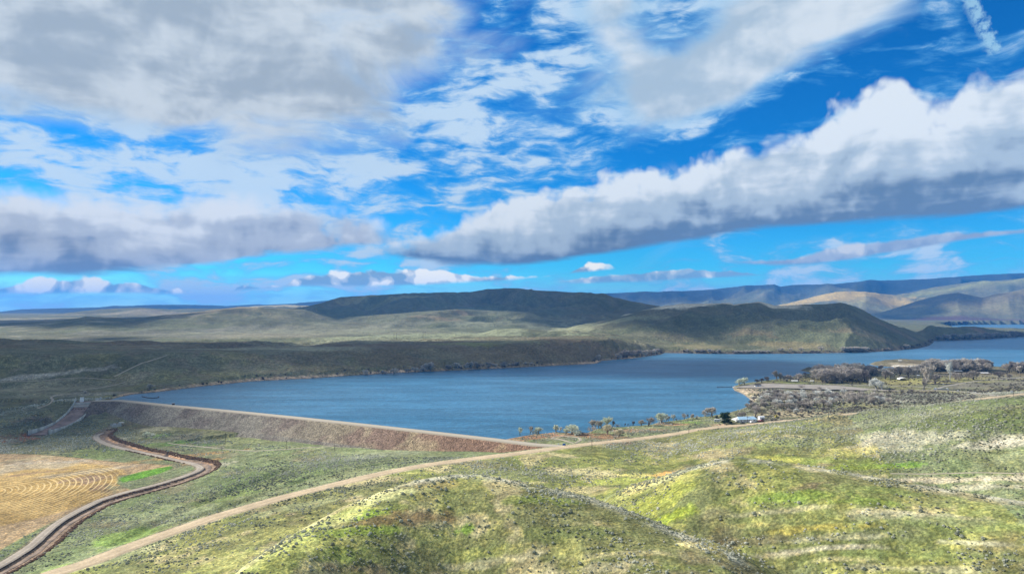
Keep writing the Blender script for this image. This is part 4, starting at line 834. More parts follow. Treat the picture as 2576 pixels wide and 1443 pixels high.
q = np.stack([idx[:-1, :-1], idx[:-1, 1:], idx[1:, 1:], idx[1:, :-1]], -1).reshape(-1, 4)
dam = mesh_np('dam', V.reshape(-1, 3), q, dam_material(), False, None, np.stack(cc).reshape(-1, 3), dict(rock=np.stack(rk)))
if dam.data.polygons[5 * (n - 1)].normal.z < 0: dam.data.flip_normals()
tag(dam, 'long rock-faced dam with a pale gravel track on its crest beside the blue lake', 'dam')
# ------------------------------------------------------------------ unseen cloud sheets, added outside the view and shaped to shade the far country
CLH = 8000.0
offs = sun_dir[:2] / sun_dir[2] * CLH
def shade_region(x, y):
    """1 where the added sheets should shade the ground"""
    w = np.zeros(x.shape)
    nz = (fbm(x, y, 1500, 4, 2) - .5); n2 = (fbm(x, y, 500, 4, 5) - .5)
    def box(x0, x1, y0, y1, s, v=1.0):
        d = np.minimum(np.minimum(x - x0, x1 - x), np.minimum(y - y0, y1 - y)) / s
        return v * np.clip(.5 + d, -1, 1)
    w = np.maximum(box(-1600, -430, 690, 1300, 120, .95), box(-3500, 640, 1150, 1640, 120))
    w = np.maximum(w, box(-3300, 1900, 3500, 6800, 700))
    w = np.maximum(w, box(400, 2600, 1980, 3400, 260, .80))
    w = np.maximum(w, box(-3500, 900, 1750, 3500, 300, .40))
    w = np.maximum(w, box(4000, 5600, 6900, 8200, 500, .8))
    return w + nz * 1.0 + n2 * .9
gx = np.arange(-4600, 6000, 60.0); gy = np.arange(450, 8600, 60.0)
GX, GY = np.meshgrid(gx, gy)
wm = shade_region(GX, GY)
th = sstep(wm, .42, 1.0)
occ = wm > .42
Vt = np.stack([GX + offs[0], GY + offs[1], CLH + 25 + 70 * th ** .5 + 50 * fbm(GX, GY, 400, 4, 3)], -1).reshape(-1, 3)
Vb = np.stack([GX + offs[0], GY + offs[1], CLH - 15 - 50 * fbm(GX, GY, 500, 3, 1) + 0 * th], -1).reshape(-1, 3)
nr, nc = GX.shape; idx = np.arange(nr * nc).reshape(nr, nc)
oc = occ[:-1, :-1] & occ[1:, :-1] & occ[:-1, 1:] & occ[1:, 1:]
qt = np.stack([idx[:-1, :-1], idx[:-1, 1:], idx[1:, 1:], idx[1:, :-1]], -1)
side = []
nb = nr * nc
def addside(mask, e0, e1):
    for j, i in zip(*np.where(mask)):
        a = idx[j + e0[0], i + e0[1]]; b = idx[j + e1[0], i + e1[1]]; side.append((a, b, b + nb, a + nb))
pad = np.zeros((oc.shape[0] + 2, oc.shape[1] + 2), bool); pad[1:-1, 1:-1] = oc
addside(oc & ~pad[:-2, 1:-1], (0, 1), (0, 0)); addside(oc & ~pad[2:, 1:-1], (1, 0), (1, 1)); addside(oc & ~pad[1:-1, :-2], (0, 0), (1, 0)); addside(oc & ~pad[1:-1, 2:], (1, 1), (0, 1))
fq = np.concatenate([qt[oc], qt[oc][:, ::-1] + nb, np.array(side, int).reshape(-1, 4)])
cm, B_, p_, o_ = material('shade_cloud_body'); p_.inputs['Base Color'].default_value = (.9, .9, .92, 1); p_.inputs['Roughness'].default_value = 1
used = np.unique(fq); remap = np.full(2 * nb, -1); remap[used] = np.arange(len(used))
tag(mesh_np('shade_cloud', np.concatenate([Vt, Vb])[used], remap[fq], cm, True), kind='structure')

# ------------------------------------------------------------------ sagebrush: far too many to count
def scatter_object(name, pts, sc, rot, tone, mat, flat=.75, rough=.45, seed=0):
    me = bpy.data.meshes.new(name); me.vertices.add(len(pts)); me.vertices.foreach_set('co', np.asarray(pts, np.float32).ravel())
    for k, v in (('sc', sc), ('rot', rot), ('tone', tone)):
        at = me.attributes.new(k, 'FLOAT', 'POINT'); at.data.foreach_set('value', np.asarray(v, np.float32))
    me.update(); o = bpy.data.objects.new(name, me); COL.objects.link(o); me.materials.append(mat)
    g = bpy.data.node_groups.new(name, 'GeometryNodeTree')
    g.interface.new_socket('Geometry', in_out='INPUT', socket_type='NodeSocketGeometry'); g.interface.new_socket('Geometry', in_out='OUTPUT', socket_type='NodeSocketGeometry')
    N, L = g.nodes, g.links
    gi = N.new('NodeGroupInput'); go = N.new('NodeGroupOutput'); g2i = N.new('GeometryNodeGeometryToInstance')
    for k in range(5):
        ico = N.new('GeometryNodeMeshIcoSphere'); ico.inputs['Radius'].default_value = 1.0; ico.inputs['Subdivisions'].default_value = 3
        spn = N.new('GeometryNodeSetPosition'); nz = N.new('ShaderNodeTexNoise'); nz.noise_dimensions = '4D'; nz.inputs['W'].default_value = seed + k * 3.7; nz.inputs['Scale'].default_value = 2.3; nz.inputs['Detail'].default_value = 3
        sub = N.new('ShaderNodeVectorMath'); sub.operation = 'SUBTRACT'; sub.inputs[1].default_value = (.5, .5, .5)
        mul = N.new('ShaderNodeVectorMath'); mul.operation = 'MULTIPLY'; mul.inputs[1].default_value = (rough * 4, rough * 4, rough * 3.2)
        L.new(nz.outputs['Color'], sub.inputs[0]); L.new(sub.outputs[0], mul.inputs[0]); L.new(mul.outputs[0], spn.inputs['Offset']); L.new(ico.outputs['Mesh'], spn.inputs['Geometry'])
        tr = N.new('GeometryNodeTransform'); tr.inputs['Scale'].default_value = (1, 1, flat); tr.inputs['Translation'].default_value = (0, 0, flat * .55); L.new(spn.outputs[0], tr.inputs['Geometry']); L.new(tr.outputs[0], g2i.inputs[0])
    iop = N.new('GeometryNodeInstanceOnPoints'); L.new(gi.outputs[0], iop.inputs['Points']); L.new(g2i.outputs[0], iop.inputs['Instance']); iop.inputs['Pick Instance'].default_value = True
    def attr(nm):
        a = N.new('GeometryNodeInputNamedAttribute'); a.data_type = 'FLOAT'; a.inputs['Name'].default_value = nm; return a.outputs['Attribute']
    L.new(attr('sc'), iop.inputs['Scale']); cx = N.new('ShaderNodeCombineXYZ'); L.new(attr('rot'), cx.inputs[2]); L.new(cx.outputs[0], iop.inputs['Rotation'])
    sm_ = N.new('GeometryNodeSetMaterial'); sm_.inputs['Material'].default_value = mat; L.new(iop.outputs[0], sm_.inputs[0]); L.new(sm_.outputs[0], go.inputs[0])
    md_ = o.modifiers.new('scatter', 'NODES'); md_.node_group = g
    return o
def shrub_material(name, ramp):
    m, B, p, out = material(name)
    at = B.n('ShaderNodeAttribute'); at.attribute_type = 'INSTANCER'; at.attribute_name = 'tone'
    cr = B.n('ShaderNodeValToRGB'); B.L.new(at.outputs['Fac'], cr.inputs[0])
    while len(cr.color_ramp.elements) < len(ramp): cr.color_ramp.elements.new(.5)
    for e, (t, c_) in zip(cr.color_ramp.elements, ramp): e.position = t; e.color = (*c_, 1)
    tc = B.n('ShaderNodeTexCoord'); f = B.noise(tc.outputs['Object'], 5, 4, .7); k = B.sm(f, .3, .7, .7, 1.25)
    B.put(p.inputs['Base Color'], B.mix(1.0, cr.outputs[0], B.xyz(k, k, k), 'MULTIPLY')); p.inputs['Roughness'].default_value = 1; p.inputs['Specular IOR Level'].default_value = .05
    tl = B.n('ShaderNodeBsdfTranslucent'); B.put(tl.inputs[0], p.inputs['Base Color'].links[0].from_socket); mx = B.n('ShaderNodeMixShader'); mx.inputs[0].default_value = .5
    B.L.new(p.outputs[0], mx.inputs[1]); B.L.new(tl.outputs[0], mx.inputs[2]); B.L.new(mx.outputs[0], out.inputs[0])
    return m
def zvec(x, y):
    a = np.arctan2(x, y); l = np.log(np.hypot(x, y))
    i = np.clip(np.searchsorted(AZ, a) - 1, 0, len(AZ) - 2); j = np.clip(np.searchsorted(LR, l) - 1, 0, len(LR) - 2)
    fu = (a - AZ[i]) / (AZ[i + 1] - AZ[i]); fv = (l - LR[j]) / (LR[j + 1] - LR[j])
    return (Z1[j, i] * (1 - fu) + Z1[j, i + 1] * fu) * (1 - fv) + (Z1[j + 1, i] * (1 - fu) + Z1[j + 1, i + 1] * fu) * fv, j, i
rs = np.random.RandomState(5)
N_ = 620000
a_ = rs.uniform(-.70, .70, N_); r_ = np.sqrt(rs.uniform(150 ** 2, 1020 ** 2, N_))
x_ = r_ * np.sin(a_); y_ = r_ * np.cos(a_); z_, j_, i_ = zvec(x_, y_)
roads_d = np.full(N_, 1e9)
for nm, (P, wd) in ROADS.items():
    roads_d = np.minimum(roads_d, seg_dist(x_, y_, [tuple(p[:2]) for p in P[::6]])[0] - wd / 2)
cd_, _, cs_ = seg_dist(x_, y_, [tuple(p[:2]) for p in CANAL[::5]])
dd_, _, ds_ = seg_dist(x_, y_, dam_line)
_, _, rside = seg_dist(x_, y_, [tuple(p[:2]) for p in ROADS['main'][0][::8]])
cl1 = fbm(x_, y_, 38, 4, 2); cl2 = fbm(x_, y_, 11, 3, 6)
dens = .05 + .50 * sstep(cl1 * .6 + cl2 * .4, .50, .64)
DENSE = []
def dell(x, y, rx, ry, v):
    h = hit(x, y); D = math.hypot(*h[:2]); hu = hit(x, y - ry); hd_ = hit(x, y + ry)
    u = (np.arctan2(x_, y_) - math.atan2(h[0], h[1])) * F / rx; up = max(math.hypot(*hu[:2]) - D, 2); dn = max(D - math.hypot(*hd_[:2]), 2); up = min(up, dn * 3)
    vv = np.where(r_ > D, (r_ - D) / up, (r_ - D) / dn); return v * np.exp(-(u * u + vv * vv)) 
for q in [(560,1235,70,14,.7),(640,1215,110,9,.7),(820,1165,130,14,.6),(1000,1145,170,10,.6),(1100,1150,120,8,.5),(470,1300,60,6,.4),(380,1390,60,4,.9),(300,1415,60,4,.9),(470,1345,70,4,.8),(900,1225,110,9,.6),(1250,1180,150,14,.5),(1500,1150,150,12,.5),(1700,1125,170,14,.6),(1900,1100,200,14,.5),(2200,1050,200,20,.6),(2450,1055,170,24,.7),(1580,1122,40,8,.9),(1880,1215,90,22,.5),(1850,1365,60,8,.7),(1800,1375,60,9,.8),(2480,1410,60,8,.8),(2060,1350,90,8,.4),(940,1420,60,8,.5),(1180,1330,90,16,.3),(2400,1090,160,14,.5),(2250,1000,260,12,.6),(2480,975,110,10,.8),(250,1000,200,20,.6),(100,1080,150,20,.6),(1330,1112,40,4,.7),(1440,1104,40,4,.7),(1520,1110,40,4,.5),(1650,1084,70,4,.8),(720,1120,120,8,.3),(560,1110,50,5,.9),(180,1125,120,8,.4),(2000,1110,150,14,.3),(1500,1200,140,14,.3)]: dens = dens + dell(*q)
for q in [(1650,1265,60,22,-.5),(330,1350,60,16,-.6),(260,1180,200,40,-.6),(1320,1255,60,12,-.2),(1740,1290,40,30,-.3),(330,1240,60,12,-.6),(2150,1170,200,10,-.35),(2300,1240,300,14,-.3),(2100,1300,300,14,-.2),(1900,1150,160,8,-.2),(760,1360,100,30,-.3),(420,1300,130,26,-.25),(1400,1400,300,20,-.15)]: dens = dens + dell(*q)
for R, w0, v0, amin in ((RIDGES[0], 7, .9, -1), (RIDGES[1], 9, .8, -1), (RIDGES[2], 12, .3, -1)):
    cp_ = [PD(p[0], p[1], p[2] * R.get('near', 1.0))[:2] for p in R['p']]; dcr, _, sgn = seg_dist(x_, y_, cp_); dens = dens + v0 * np.exp(-((dcr + np.where(sgn < 0, 0, 3)) / w0) ** 2) * sstep(cl2, .35, .55)
dens = np.clip(dens, .0, 1)
fi = bushw[j_, i_] * 0 + 1 - fw[j_, i_]
parkx = sstep(x_, 250, 300) * sstep(y_, 850, 930)
ok = (roads_d > .9) & (~INS[j_, i_]) & (DSH[j_, i_] > 5) & (dd_ > 30 + 0 * dd_) | False
ok &= (fi > .9) & (cd_ > 6.2) & (gi[j_, i_] == False)
ok &= ~((dd_ < 52) & (ds_ < 0)) & (seg_dist(x_, y_, [tuple(p[:2]) for p in SP])[0] > 16) & (seg_dist(x_, y_, LOT, True)[0] > 4) & ~inside(x_, y_, LOT) & (np.hypot(x_ - hp[0], y_ - hp[1]) > 24)
keep = ok & (rs.rand(N_) < dens * (1 - .8 * parkx) * np.where(r_ > 650, .75, .62))
xk, yk, zk = x_[keep], y_[keep], z_[keep]; n = len(xk)
sc = np.clip(rs.lognormal(-1.16, .40, n), .15, .80) * np.where(r_[keep] > 600, 1.15, 1.0)
tone = np.clip(.45 + (fbm(xk, yk, 40, 3, 4) - .5) * 1.6 + rs.randn(n) * .16, 0, 1)
SM = shrub_material('sagebrush_leaves', [(0, (.27, .28, .20)), (.45, (.50, .51, .40)), (1, (.78, .77, .68))])
ob = scatter_object('sagebrush', np.stack([xk, yk, zk - .06], 1), sc, rs.uniform(0, 6.28, n), tone, SM, .8, .42)
tag(ob, 'grey-green sagebrush growing all over the grassy slopes', 'sagebrush', kind='stuff')
print('sagebrush', n)
# grey-brown brush of the lakeshore flats
nb_ = 15000; ga_ = [azel(x, 800)[0] for x in (1880, 2640)]
fa = rs.uniform(ga_[0], ga_[1], nb_); fr = np.sqrt(rs.uniform(690 ** 2, 1500 ** 2, nb_)); fx, fy = fr * np.sin(fa), fr * np.cos(fa); fz, jj, ii = zvec(fx, fy)
rdd = np.full(nb_, 1e9)
for nm in ('main', 'park', 'park2', 'park3', 'park4'): rdd = np.minimum(rdd, seg_dist(fx, fy, [tuple(p[:2]) for p in ROADS[nm][0][::5]])[0])
lawn = sstep(fy, 880, 930) * sstep(fbm(fx, fy, 60, 3, 2), .35, .5)
kk = (~INS[jj, ii]) & (DSH[jj, ii] > 6) & (rdd > 6) & ~inside(fx, fy, LOT) & (fz < 14) & (np.hypot(fx - hp[0], fy - hp[1]) > 30) & (rs.rand(nb_) < (.25 + .75 * sstep(fbm(fx, fy, 30, 4, 5), .42, .58)) * (1 - .93 * lawn)); n = int(kk.sum())
FMt = shrub_material('flat_brush', [(0, (.09, .085, .07)), (.5, (.22, .20, .165)), (1, (.40, .37, .31))])
tag(scatter_object('flat_brush', np.stack([fx, fy, fz], 1)[kk], rs.uniform(.5, 1.3, n), rs.uniform(0, 6.28, n), np.clip(rs.normal(.45, .22, n), 0, 1), FMt, .75, .45, 13), 'grey-brown brush covering the lakeshore flats behind the road', 'brush', kind='stuff')
# rusty weeds on the canal bank
cn_ = CANAL[rs.randint(0, len(CANAL), 9000)]; tt = rs.uniform(0, 6.28, 9000); rr2 = rs.uniform(5.5, 9.5, 9000)
bx, by = cn_[:, 0] + np.cos(tt) * rr2, cn_[:, 1] + np.sin(tt) * rr2
cdd, _, css = seg_dist(bx, by, [tuple(p[:2]) for p in CANAL[::5]]); crd = seg_dist(bx, by, [tuple(p[:2]) for p in ROADS['canal_road'][0][::5]])[0]
kk = (cdd > 5.0) & (cdd < 8.8) & (crd > 2.8); bx, by = bx[kk], by[kk]; bz, _, _ = zvec(bx, by); n = len(bx)
WMt = shrub_material('dry_weeds', [(0, (.14, .095, .07)), (.5, (.32, .21, .145)), (1, (.50, .36, .25))])
tag(scatter_object('dry_weeds', np.stack([bx, by, bz], 1), rs.uniform(.3, .8, n), rs.uniform(0, 6.28, n), np.clip(rs.normal(.45, .2, n), 0, 1), WMt, .7, .45, 9), 'rust brown dry weeds lining both banks of the canal', 'weeds', kind='stuff')
# purple-brown willows on the far river flat, and pale brush on the far waterline
aa = [azel(x, 800)[0] for x in (2270, 3000)]
n = 2600; ra = rs.uniform(aa[0], aa[1], n); rd = rs.uniform(6450, 7150, n) ; fx, fy = rd * np.sin(ra), rd * np.cos(ra); fz, jj, ii = zvec(fx, fy); kk = (~INS[jj, ii]) & (fz < 22) & (fz > 0)
PM = shrub_material('bare_willow_brush', [(0, (.045, .030, .035)), (.5, (.09, .06, .065)), (1, (.15, .11, .11))])
tag(scatter_object('willow_thicket', np.stack([fx, fy, fz], 1)[kk], rs.uniform(5, 14, kk.sum()), rs.uniform(0, 6.28, kk.sum()), rs.uniform(0, 1, kk.sum()), PM, .8, .4, 3), 'dark purple-brown willow thicket along the far end of the lake', 'thicket', kind='stuff')
L_ = np.array(LAKE); 
pts = []
for i in range(len(LAKE_PX) - 1):
    x0, y0 = LAKE[i]; x1, y1 = LAKE[i + 1]; D = math.hypot(x0, y0)
    if not (900 < D < 3400) or LAKE_PX[i][0] > 2560: continue
    if i > 30: break
    Ls = math.hypot(x1 - x0, y1 - y0)
    for _ in range(int(Ls * (.10 if i < 14 else .16))):
        t = rs.rand(); nx, ny = -(y1 - y0) / Ls, (x1 - x0) / Ls; w = rs.uniform(3, 14); px_, py_ = x0 + t * (x1 - x0), y0 + t * (y1 - y0)
        for s_ in (1, -1):
            qx, qy = px_ + nx * w * s_, py_ + ny * w * s_
            if not inside(np.array([qx]), np.array([qy]), LAKE)[0]: pts.append((qx, qy)); break
pts = np.array(pts); n = len(pts); pz, jj, ii = zvec(pts[:, 0], pts[:, 1]); dn_ = fbm(pts[:, 0], pts[:, 1], 45, 3, 2) > .47
BMt = shrub_material('bare_shore_brush', [(0, (.10, .085, .07)), (.5, (.19, .165, .135)), (1, (.32, .28, .24))])
pD = np.hypot(pts[:, 0], pts[:, 1])
tag(scatter_object('shore_brush', np.stack([pts[:, 0], pts[:, 1], pz], 1)[dn_], (rs.uniform(.8, 2.2, n) * np.clip(pD / 1500, .8, 1.5))[dn_], rs.uniform(0, 6.28, n)[dn_], rs.uniform(0, 1, n)[dn_], BMt, .85, .45, 5), 'low bare brush fringing the far waterline', 'brush', kind='stuff')

# ------------------------------------------------------------------ trees
def tube(V, Fc, p, q, r0, r1, ns=3):
    p, q = np.array(p), np.array(q); d = q - p; L = np.linalg.norm(d)
    if L < 1e-6: return
    d = d / L; a = np.cross(d, (0, 0, 1) if abs(d[2]) < .9 else (1, 0, 0)); a /= np.linalg.norm(a); b = np.cross(d, a); k = len(V)
    for i in range(ns):
        t = 2 * PI * i / ns; V.append(p + (a * math.cos(t) + b * math.sin(t)) * r0)
    for i in range(ns):
        t = 2 * PI * i / ns; V.append(q + (a * math.cos(t) + b * math.sin(t)) * r1)
    for i in range(ns): Fc.append((k + i, k + (i + 1) % ns, k + ns + (i + 1) % ns, k + ns + i))
def bare_tree(seed, spread=.5, fork=.25, multi=1, up=.5, dens=1.0, lean=0.0, levels=5):
    """unit-height bare tree: trunk and limbs, and the twig crown"""
    rnd = random.Random(seed); TV, TF, CV, CF = [], [], [], []
    def grow(p, d, L, r, lv):
        d = d / np.linalg.norm(d); n = 2 if lv < 2 else 2
        q = p
        for i in range(n):
            d = d + np.array([rnd.gauss(0, .13), rnd.gauss(0, .13), rnd.gauss(0, .06) + .04 * up]); d /= np.linalg.norm(d)
            q2 = q + d * L / n; r2 = r * (.82 if i == 0 else .68)
            if lv <= 1: tube(TV, TF, q, q2, r, r2, 5)
            else: tube(CV, CF, q, q2, max(r, .0019), max(r2, .0015), 3)
            q = q2; r = r2
            if lv < levels and i == n - 2:
                for _ in range(rnd.choice((1, 2)) if lv > 1 else (3 if lv else 2)):
                    side(q, d, L * (1.25 if lv == 0 else 1), r, lv, 1.5 if lv < 2 else 1)
        if lv < levels:
            k = (3 if lv < 2 else rnd.choice((2, 3))) + (1 if dens > 1.2 else 0)
            for _ in range(k): side(q, d, L, r, lv)
    def side(q, d, L, r, lv, wd_=1.0):
        ph = rnd.uniform(0, 2 * PI); s = wd_ * spread * rnd.uniform(.5, 1.25)
        a = np.cross(d, (0.3, 0.1, 1)); a /= np.linalg.norm(a) + 1e-9; b = np.cross(d, a)
        nd = d + (a * math.cos(ph) + b * math.sin(ph)) * s + np.array([0, 0, up * .25])
        grow(q, nd, L * rnd.uniform(.55, .78), r * .62, lv + 1)
    for m_ in range(multi):
        d0 = np.array([rnd.gauss(0, .28) if multi > 1 else lean, rnd.gauss(0, .28) if multi > 1 else 0, 1.0])
        grow(np.array([0, 0, -.02]), d0, fork * rnd.uniform(.85, 1.15) if multi > 1 else fork, .030 if multi == 1 else .02, 0)
    TV, CV = np.array(TV), np.array(CV); h = max(CV[:, 2].max(), TV[:, 2].max()); TV /= h; CV /= h
    def mk(nm, V, Fc):
        me = bpy.data.meshes.new(nm); me.from_pydata([tuple(v) for v in V], [], Fc); me.update(); me.materials.append(None); return me
    return mk('trunk', TV, TF), mk('crown', CV, CF)
VAR = {
 'spread': [bare_tree(1, .75, .15, 1, .5, 1.3), bare_tree(2, .85, .14, 1, .4, 1.3), bare_tree(3, .7, .16, 1, .4, 1.2)],
 'round': [bare_tree(4, .7, .15, 1, .55, 1.5), bare_tree(5, .8, .14, 1, .5, 1.5), bare_tree(14, .75, .15, 1, .5, 1.3)],
 'tall': [bare_tree(6, .42, .20, 1, .9, 1.4), bare_tree(7, .45, .22, 1, .9, 1.4)],
 'column': [bare_tree(8, .22, .5, 1, 1.4, 1.4)],
 'shrub': [bare_tree(9, .6, .35, 5, .5, 1.0, levels=3), bare_tree(10, .65, .30, 6, .4, 1.0, levels=3)],
 'lean': [bare_tree(11, .6, .33, 1, .4, 1.0, lean=-.45)],
}
def twig_mat(name, c_): return simple(name, c_, .95, .25, 4.0, 0, .1)
TWIG = dict(pale=twig_mat('pale_twigs', (.66, .69, .56)), grey=twig_mat('grey_twigs', (.54, .49, .42)), brown=twig_mat('brown_twigs', (.38, .34, .30)), dark=twig_mat('dark_twigs', (.20, .175, .165)), straw=twig_mat('straw_twigs', (.70, .65, .48)), white=twig_mat('silver_twigs', (.68, .68, .63)))
BARK = dict(pale=simple('pale_bark', (.22, .20, .16)), grey=simple('grey_bark', (.16, .145, .125)), brown=simple('brown_bark', (.11, .09, .075)), dark=simple('dark_bark', (.06, .05, .045)), straw=simple('straw_bark', (.26, .19, .14)), white=simple('silver_bark', (.34, .33, .30)))
trnd = random.Random(77); NT = 0
CW = dict(pale='pale', grey='grey', brown='brown', dark='dark', straw='straw-coloured', white='whitish'); KW = dict(spread='spreading', round='rounded', tall='upright', column='narrow', shrub='low', lean='leaning')
def tree(x, y, hpx, kind='spread', col='grey', wide=1.0, label=None, group=None, cat='tree', pos=None, name='bare_tree'):
    global NT; NT += 1
    P = hit(x, y) if pos is None else pos
    D = math.hypot(P[0], P[1]); H = hpx * D / F
    tm, cm_ = VAR[kind][trnd.randrange(len(VAR[kind]))]
    root = empty(name if kind != 'shrub' else 'bare_shrub', (P[0], P[1], max(P[2], -1.5) - .1), trnd.uniform(0, 6.28))
    root.scale = (H * wide * trnd.uniform(.92, 1.08), H * wide * trnd.uniform(.92, 1.08), H)
    for nm, me, mt in (('trunk', tm, BARK[col]), ('crown', cm_, TWIG[col])):
        o = bpy.data.objects.new(nm, me); COL.objects.link(o); o.parent = root; o.material_slots[0].link = 'OBJECT'; o.material_slots[0].material = mt
    tag(root, label.replace('{c}', CW[col]).replace('{k}', KW[kind]) if label else None, cat if kind != 'shrub' else 'shrub', group); return root
# the row on the brown near shore, left to right
NS = 'trees on the brown near shore'
tree(1308, 1095, 22, 'tall', 'pale', 1.0, 'leftmost of the pale bare trees on the brown near shore', NS)
tree(1333, 1091, 20, 'tall', 'grey', 1.0, 'thin grey bare tree, second from the left on the near shore', NS)
tree(1340, 1090, 10, 'shrub', 'dark', 1.0, 'small dark shrub at the foot of the second shore tree', 'shrubs on the near shore')
tree(1355, 1090, 17, 'round', 'pale', 1.25, 'low round bare tree, third from the left on the near shore', NS)
tree(1399, 1087, 21, 'spread', 'pale', 1.0, 'pale upright bare tree left of two close ones on the near shore', NS)
tree(1409, 1088, 16, 'tall', 'white', 1.0, 'slim silver tree touching its taller pale neighbour on the near shore', NS)
tree(1438, 1092, 26, 'round', 'pale', 1.45, 'widest round pale tree on the near shore, over dark brush', NS)
tree(1425, 1091, 17, 'spread', 'pale', 1.2, 'small pale tree pressed against the left of the widest shore tree', NS)
for x in (1450, 1458, 1466): tree(x, 1093, 8, 'shrub', 'dark', 1.6, 'dark bare shrub in the low tangle between widest shore tree and cove', 'shrubs in the tangle by the cove')
tree(1489, 1089, 21, 'lean', 'grey', 1.1, 'grey tree leaning over the cove beside the brown point', NS)
tree(1480, 1094, 8, 'shrub', 'brown', 2.0, 'red-brown shrub under the leaning tree at the cove', 'shrubs on the near shore')
for x, h in ((1491, 24), (1498, 22), (1506, 22), (1514, 20)): tree(x, 1078, h, 'tall', 'grey', 1.2, 'grey bare tree in the close row behind the brown point', 'close row behind the brown point')
tree(1526, 1077, 31, 'tall', 'pale', 1.3, 'tallest pale tree rising behind the brown point', NS)
tree(1528, 1092, 28, 'spread', 'straw', 1.15, 'straw-coloured bare tree standing alone on the brown point', NS)
tree(1541, 1074, 16, 'tall', 'dark', 1.0, 'dark narrow tree just right of the tallest pale shore tree', NS)
tree(1554, 1073, 7, 'shrub', 'brown', 2.2, 'low brown bush on the waterline right of the brown point', 'shrubs on the near shore')
tree(1556, 1100, 24, 'spread', 'straw', 1.1, 'straw-coloured leafless tree between brown point and road', NS)
tree(1548, 1103, 12, 'shrub', 'grey', 1.4, 'grey shrub below the straw-coloured tree by the road', 'shrubs on the near shore')
for x, y, h in ((1572, 1072, 9), (1579, 1071, 6), (1592, 1071, 13)): tree(x, y, h, 'tall', 'dark', .9, 'small dark tree standing in shallow water off the near shore', 'drowned trees off the near shore')
tree(1613, 1071, 17, 'spread', 'grey', 1.0, 'grey drowned tree left of the wide dark one in the shallows', NS)
tree(1631, 1070, 22, 'spread', 'brown', 1.3, 'wide brown drowned tree with spreading limbs in the shallows', NS)
tree(1664, 1065, 27, 'round', 'pale', 1.2, 'big round tree with heavy dark trunk where the shoreline turns', NS)
tree(1676, 1060, 12, 'tall', 'dark', 1.0, 'short dark tree close right of the big round shoreline tree', NS)
tree(1681, 1059, 14, 'tall', 'grey', 1.0, 'second small tree right of the big round shoreline tree', NS)
tree(1694, 1058, 17, 'tall', 'white', 1.0, 'whitish slim tree midway between the round tree and the camper', NS)
tree(1701, 1058, 8, 'shrub', 'dark', 1.0, 'small dark shrub right of the whitish slim tree', 'shrubs on the near shore')
tree(1722, 1055, 17, 'spread', 'grey', .8, 'grey tree with dark forked base left of the lone dark pole-like tree', NS)
tree(1732, 1054, 14, 'column', 'dark', .8, 'lone dark pole-like tree on the waterline', NS)
tree(1744, 1053, 13, 'spread', 'grey', 1.0, 'small grey forked tree right of the pole-like tree', NS)
tree(1753, 1052, 9, 'shrub', 'grey', 1.2, 'thin grey shrub near the end of the shoreline row', 'shrubs on the near shore')
tree(1792, 1048, 24, 'round', 'grey', 1.15, 'large bare tree at the waterline behind the small dark evergreen', NS)
tree(1866, 1051, 16, 'round', 'brown', 1.2, 'rounded brown bare tree behind the blue-roofed house', 'trees around the house')
tree(1851, 1048, 11, 'column', 'dark', .8, 'thin dark tree by the water behind the big evergreen', 'trees around the house')
tree(1900, 1047, 26, 'spread', 'brown', 1.0, 'tall bare tree behind the right end of the house', 'trees around the house')
tree(1915, 1044, 22, 'spread', 'straw', 1.1, 'straw-tinted bare tree behind the white shed', 'trees around the house')
tree(1960, 1045, 9, 'round', 'dark', 1.1, 'small dark tree beside the yellow digger', 'trees around the house')
# boat ramp point and park
PK = 'trees of the lakeside park'
tree(1859, 968, 15, 'round', 'pale', 1.1, 'left one of two pale round trees at the tip of the ramp point', PK)
tree(1872, 967, 18, 'round', 'pale', 1.3, 'right, larger one of two pale round trees at the ramp point', PK)
tree(1905, 962, 9, 'spread', 'dark', 1.3, 'first of three small dark trees on the green strip by the ramp', PK)
tree(1916, 960.5, 10, 'spread', 'dark', 1.2, 'middle one of three small dark trees on the green strip', PK)
tree(1929, 958, 11, 'round', 'dark', 1.2, 'last and tallest of three small dark trees on the green strip', PK)
tree(1954, 958.5, 27, 'tall', 'brown', 1.1, 'tall brown feathery tree at the start of the park', PK)
tree(1964, 958.5, 21, 'tall', 'brown', 1.0, 'brown tree just right of the tall feathery one', PK)
tree(1979, 959.5, 17, 'round', 'brown', 1.2, 'round brown tree behind the pale parking lot', PK)
tree(1990, 958.5, 14, 'spread', 'grey', 1.1, 'short grey tree between the round brown one and the forked one', PK)
tree(2007, 959, 20, 'spread', 'brown', 1.1, 'wide forked tree above the middle of the parking lot', PK)
tree(2025, 946, 10, 'spread', 'dark', 1.0, 'small dark tree alone on the water side of the first bay', PK)
for x, y, h, w in ((2015, 976.5, 12, 1.7), (2060, 980, 10, 1.5), (2085, 980, 6, 1.8), (2125, 982, 8, 1.6)): tree(x, y, h, 'shrub', 'brown', w, 'rounded brown shrub on the near edge of the pale parking lot', 'shrubs edging the parking lot')
for k in range(36): tree(2052 + trnd.random() * 112, 941 + trnd.random() * 23, 22 + trnd.random() * 11, trnd.choice(('round', 'spread', 'round')), trnd.choice(('brown', 'grey', 'grey', 'brown')), 1.15, '{k} {c} tree in the dense grove behind the parking lot', 'dense grove behind the parking lot')
for k in range(9): tree(2150 + trnd.random() * 45, 936 + trnd.random() * 8, 17 + trnd.random() * 6, 'round', 'brown', 1.2, 'brown tree in the clump between grove and second bay', 'clump beyond the grove')
tree(2174, 960, 28, 'round', 'dark', .9, 'dark dense tree in front of the second bay', PK)
tree(2204, 977, 25, 'spread', 'white', 1.15, 'large pale tree in front of the park lawn, left of a pair', PK)
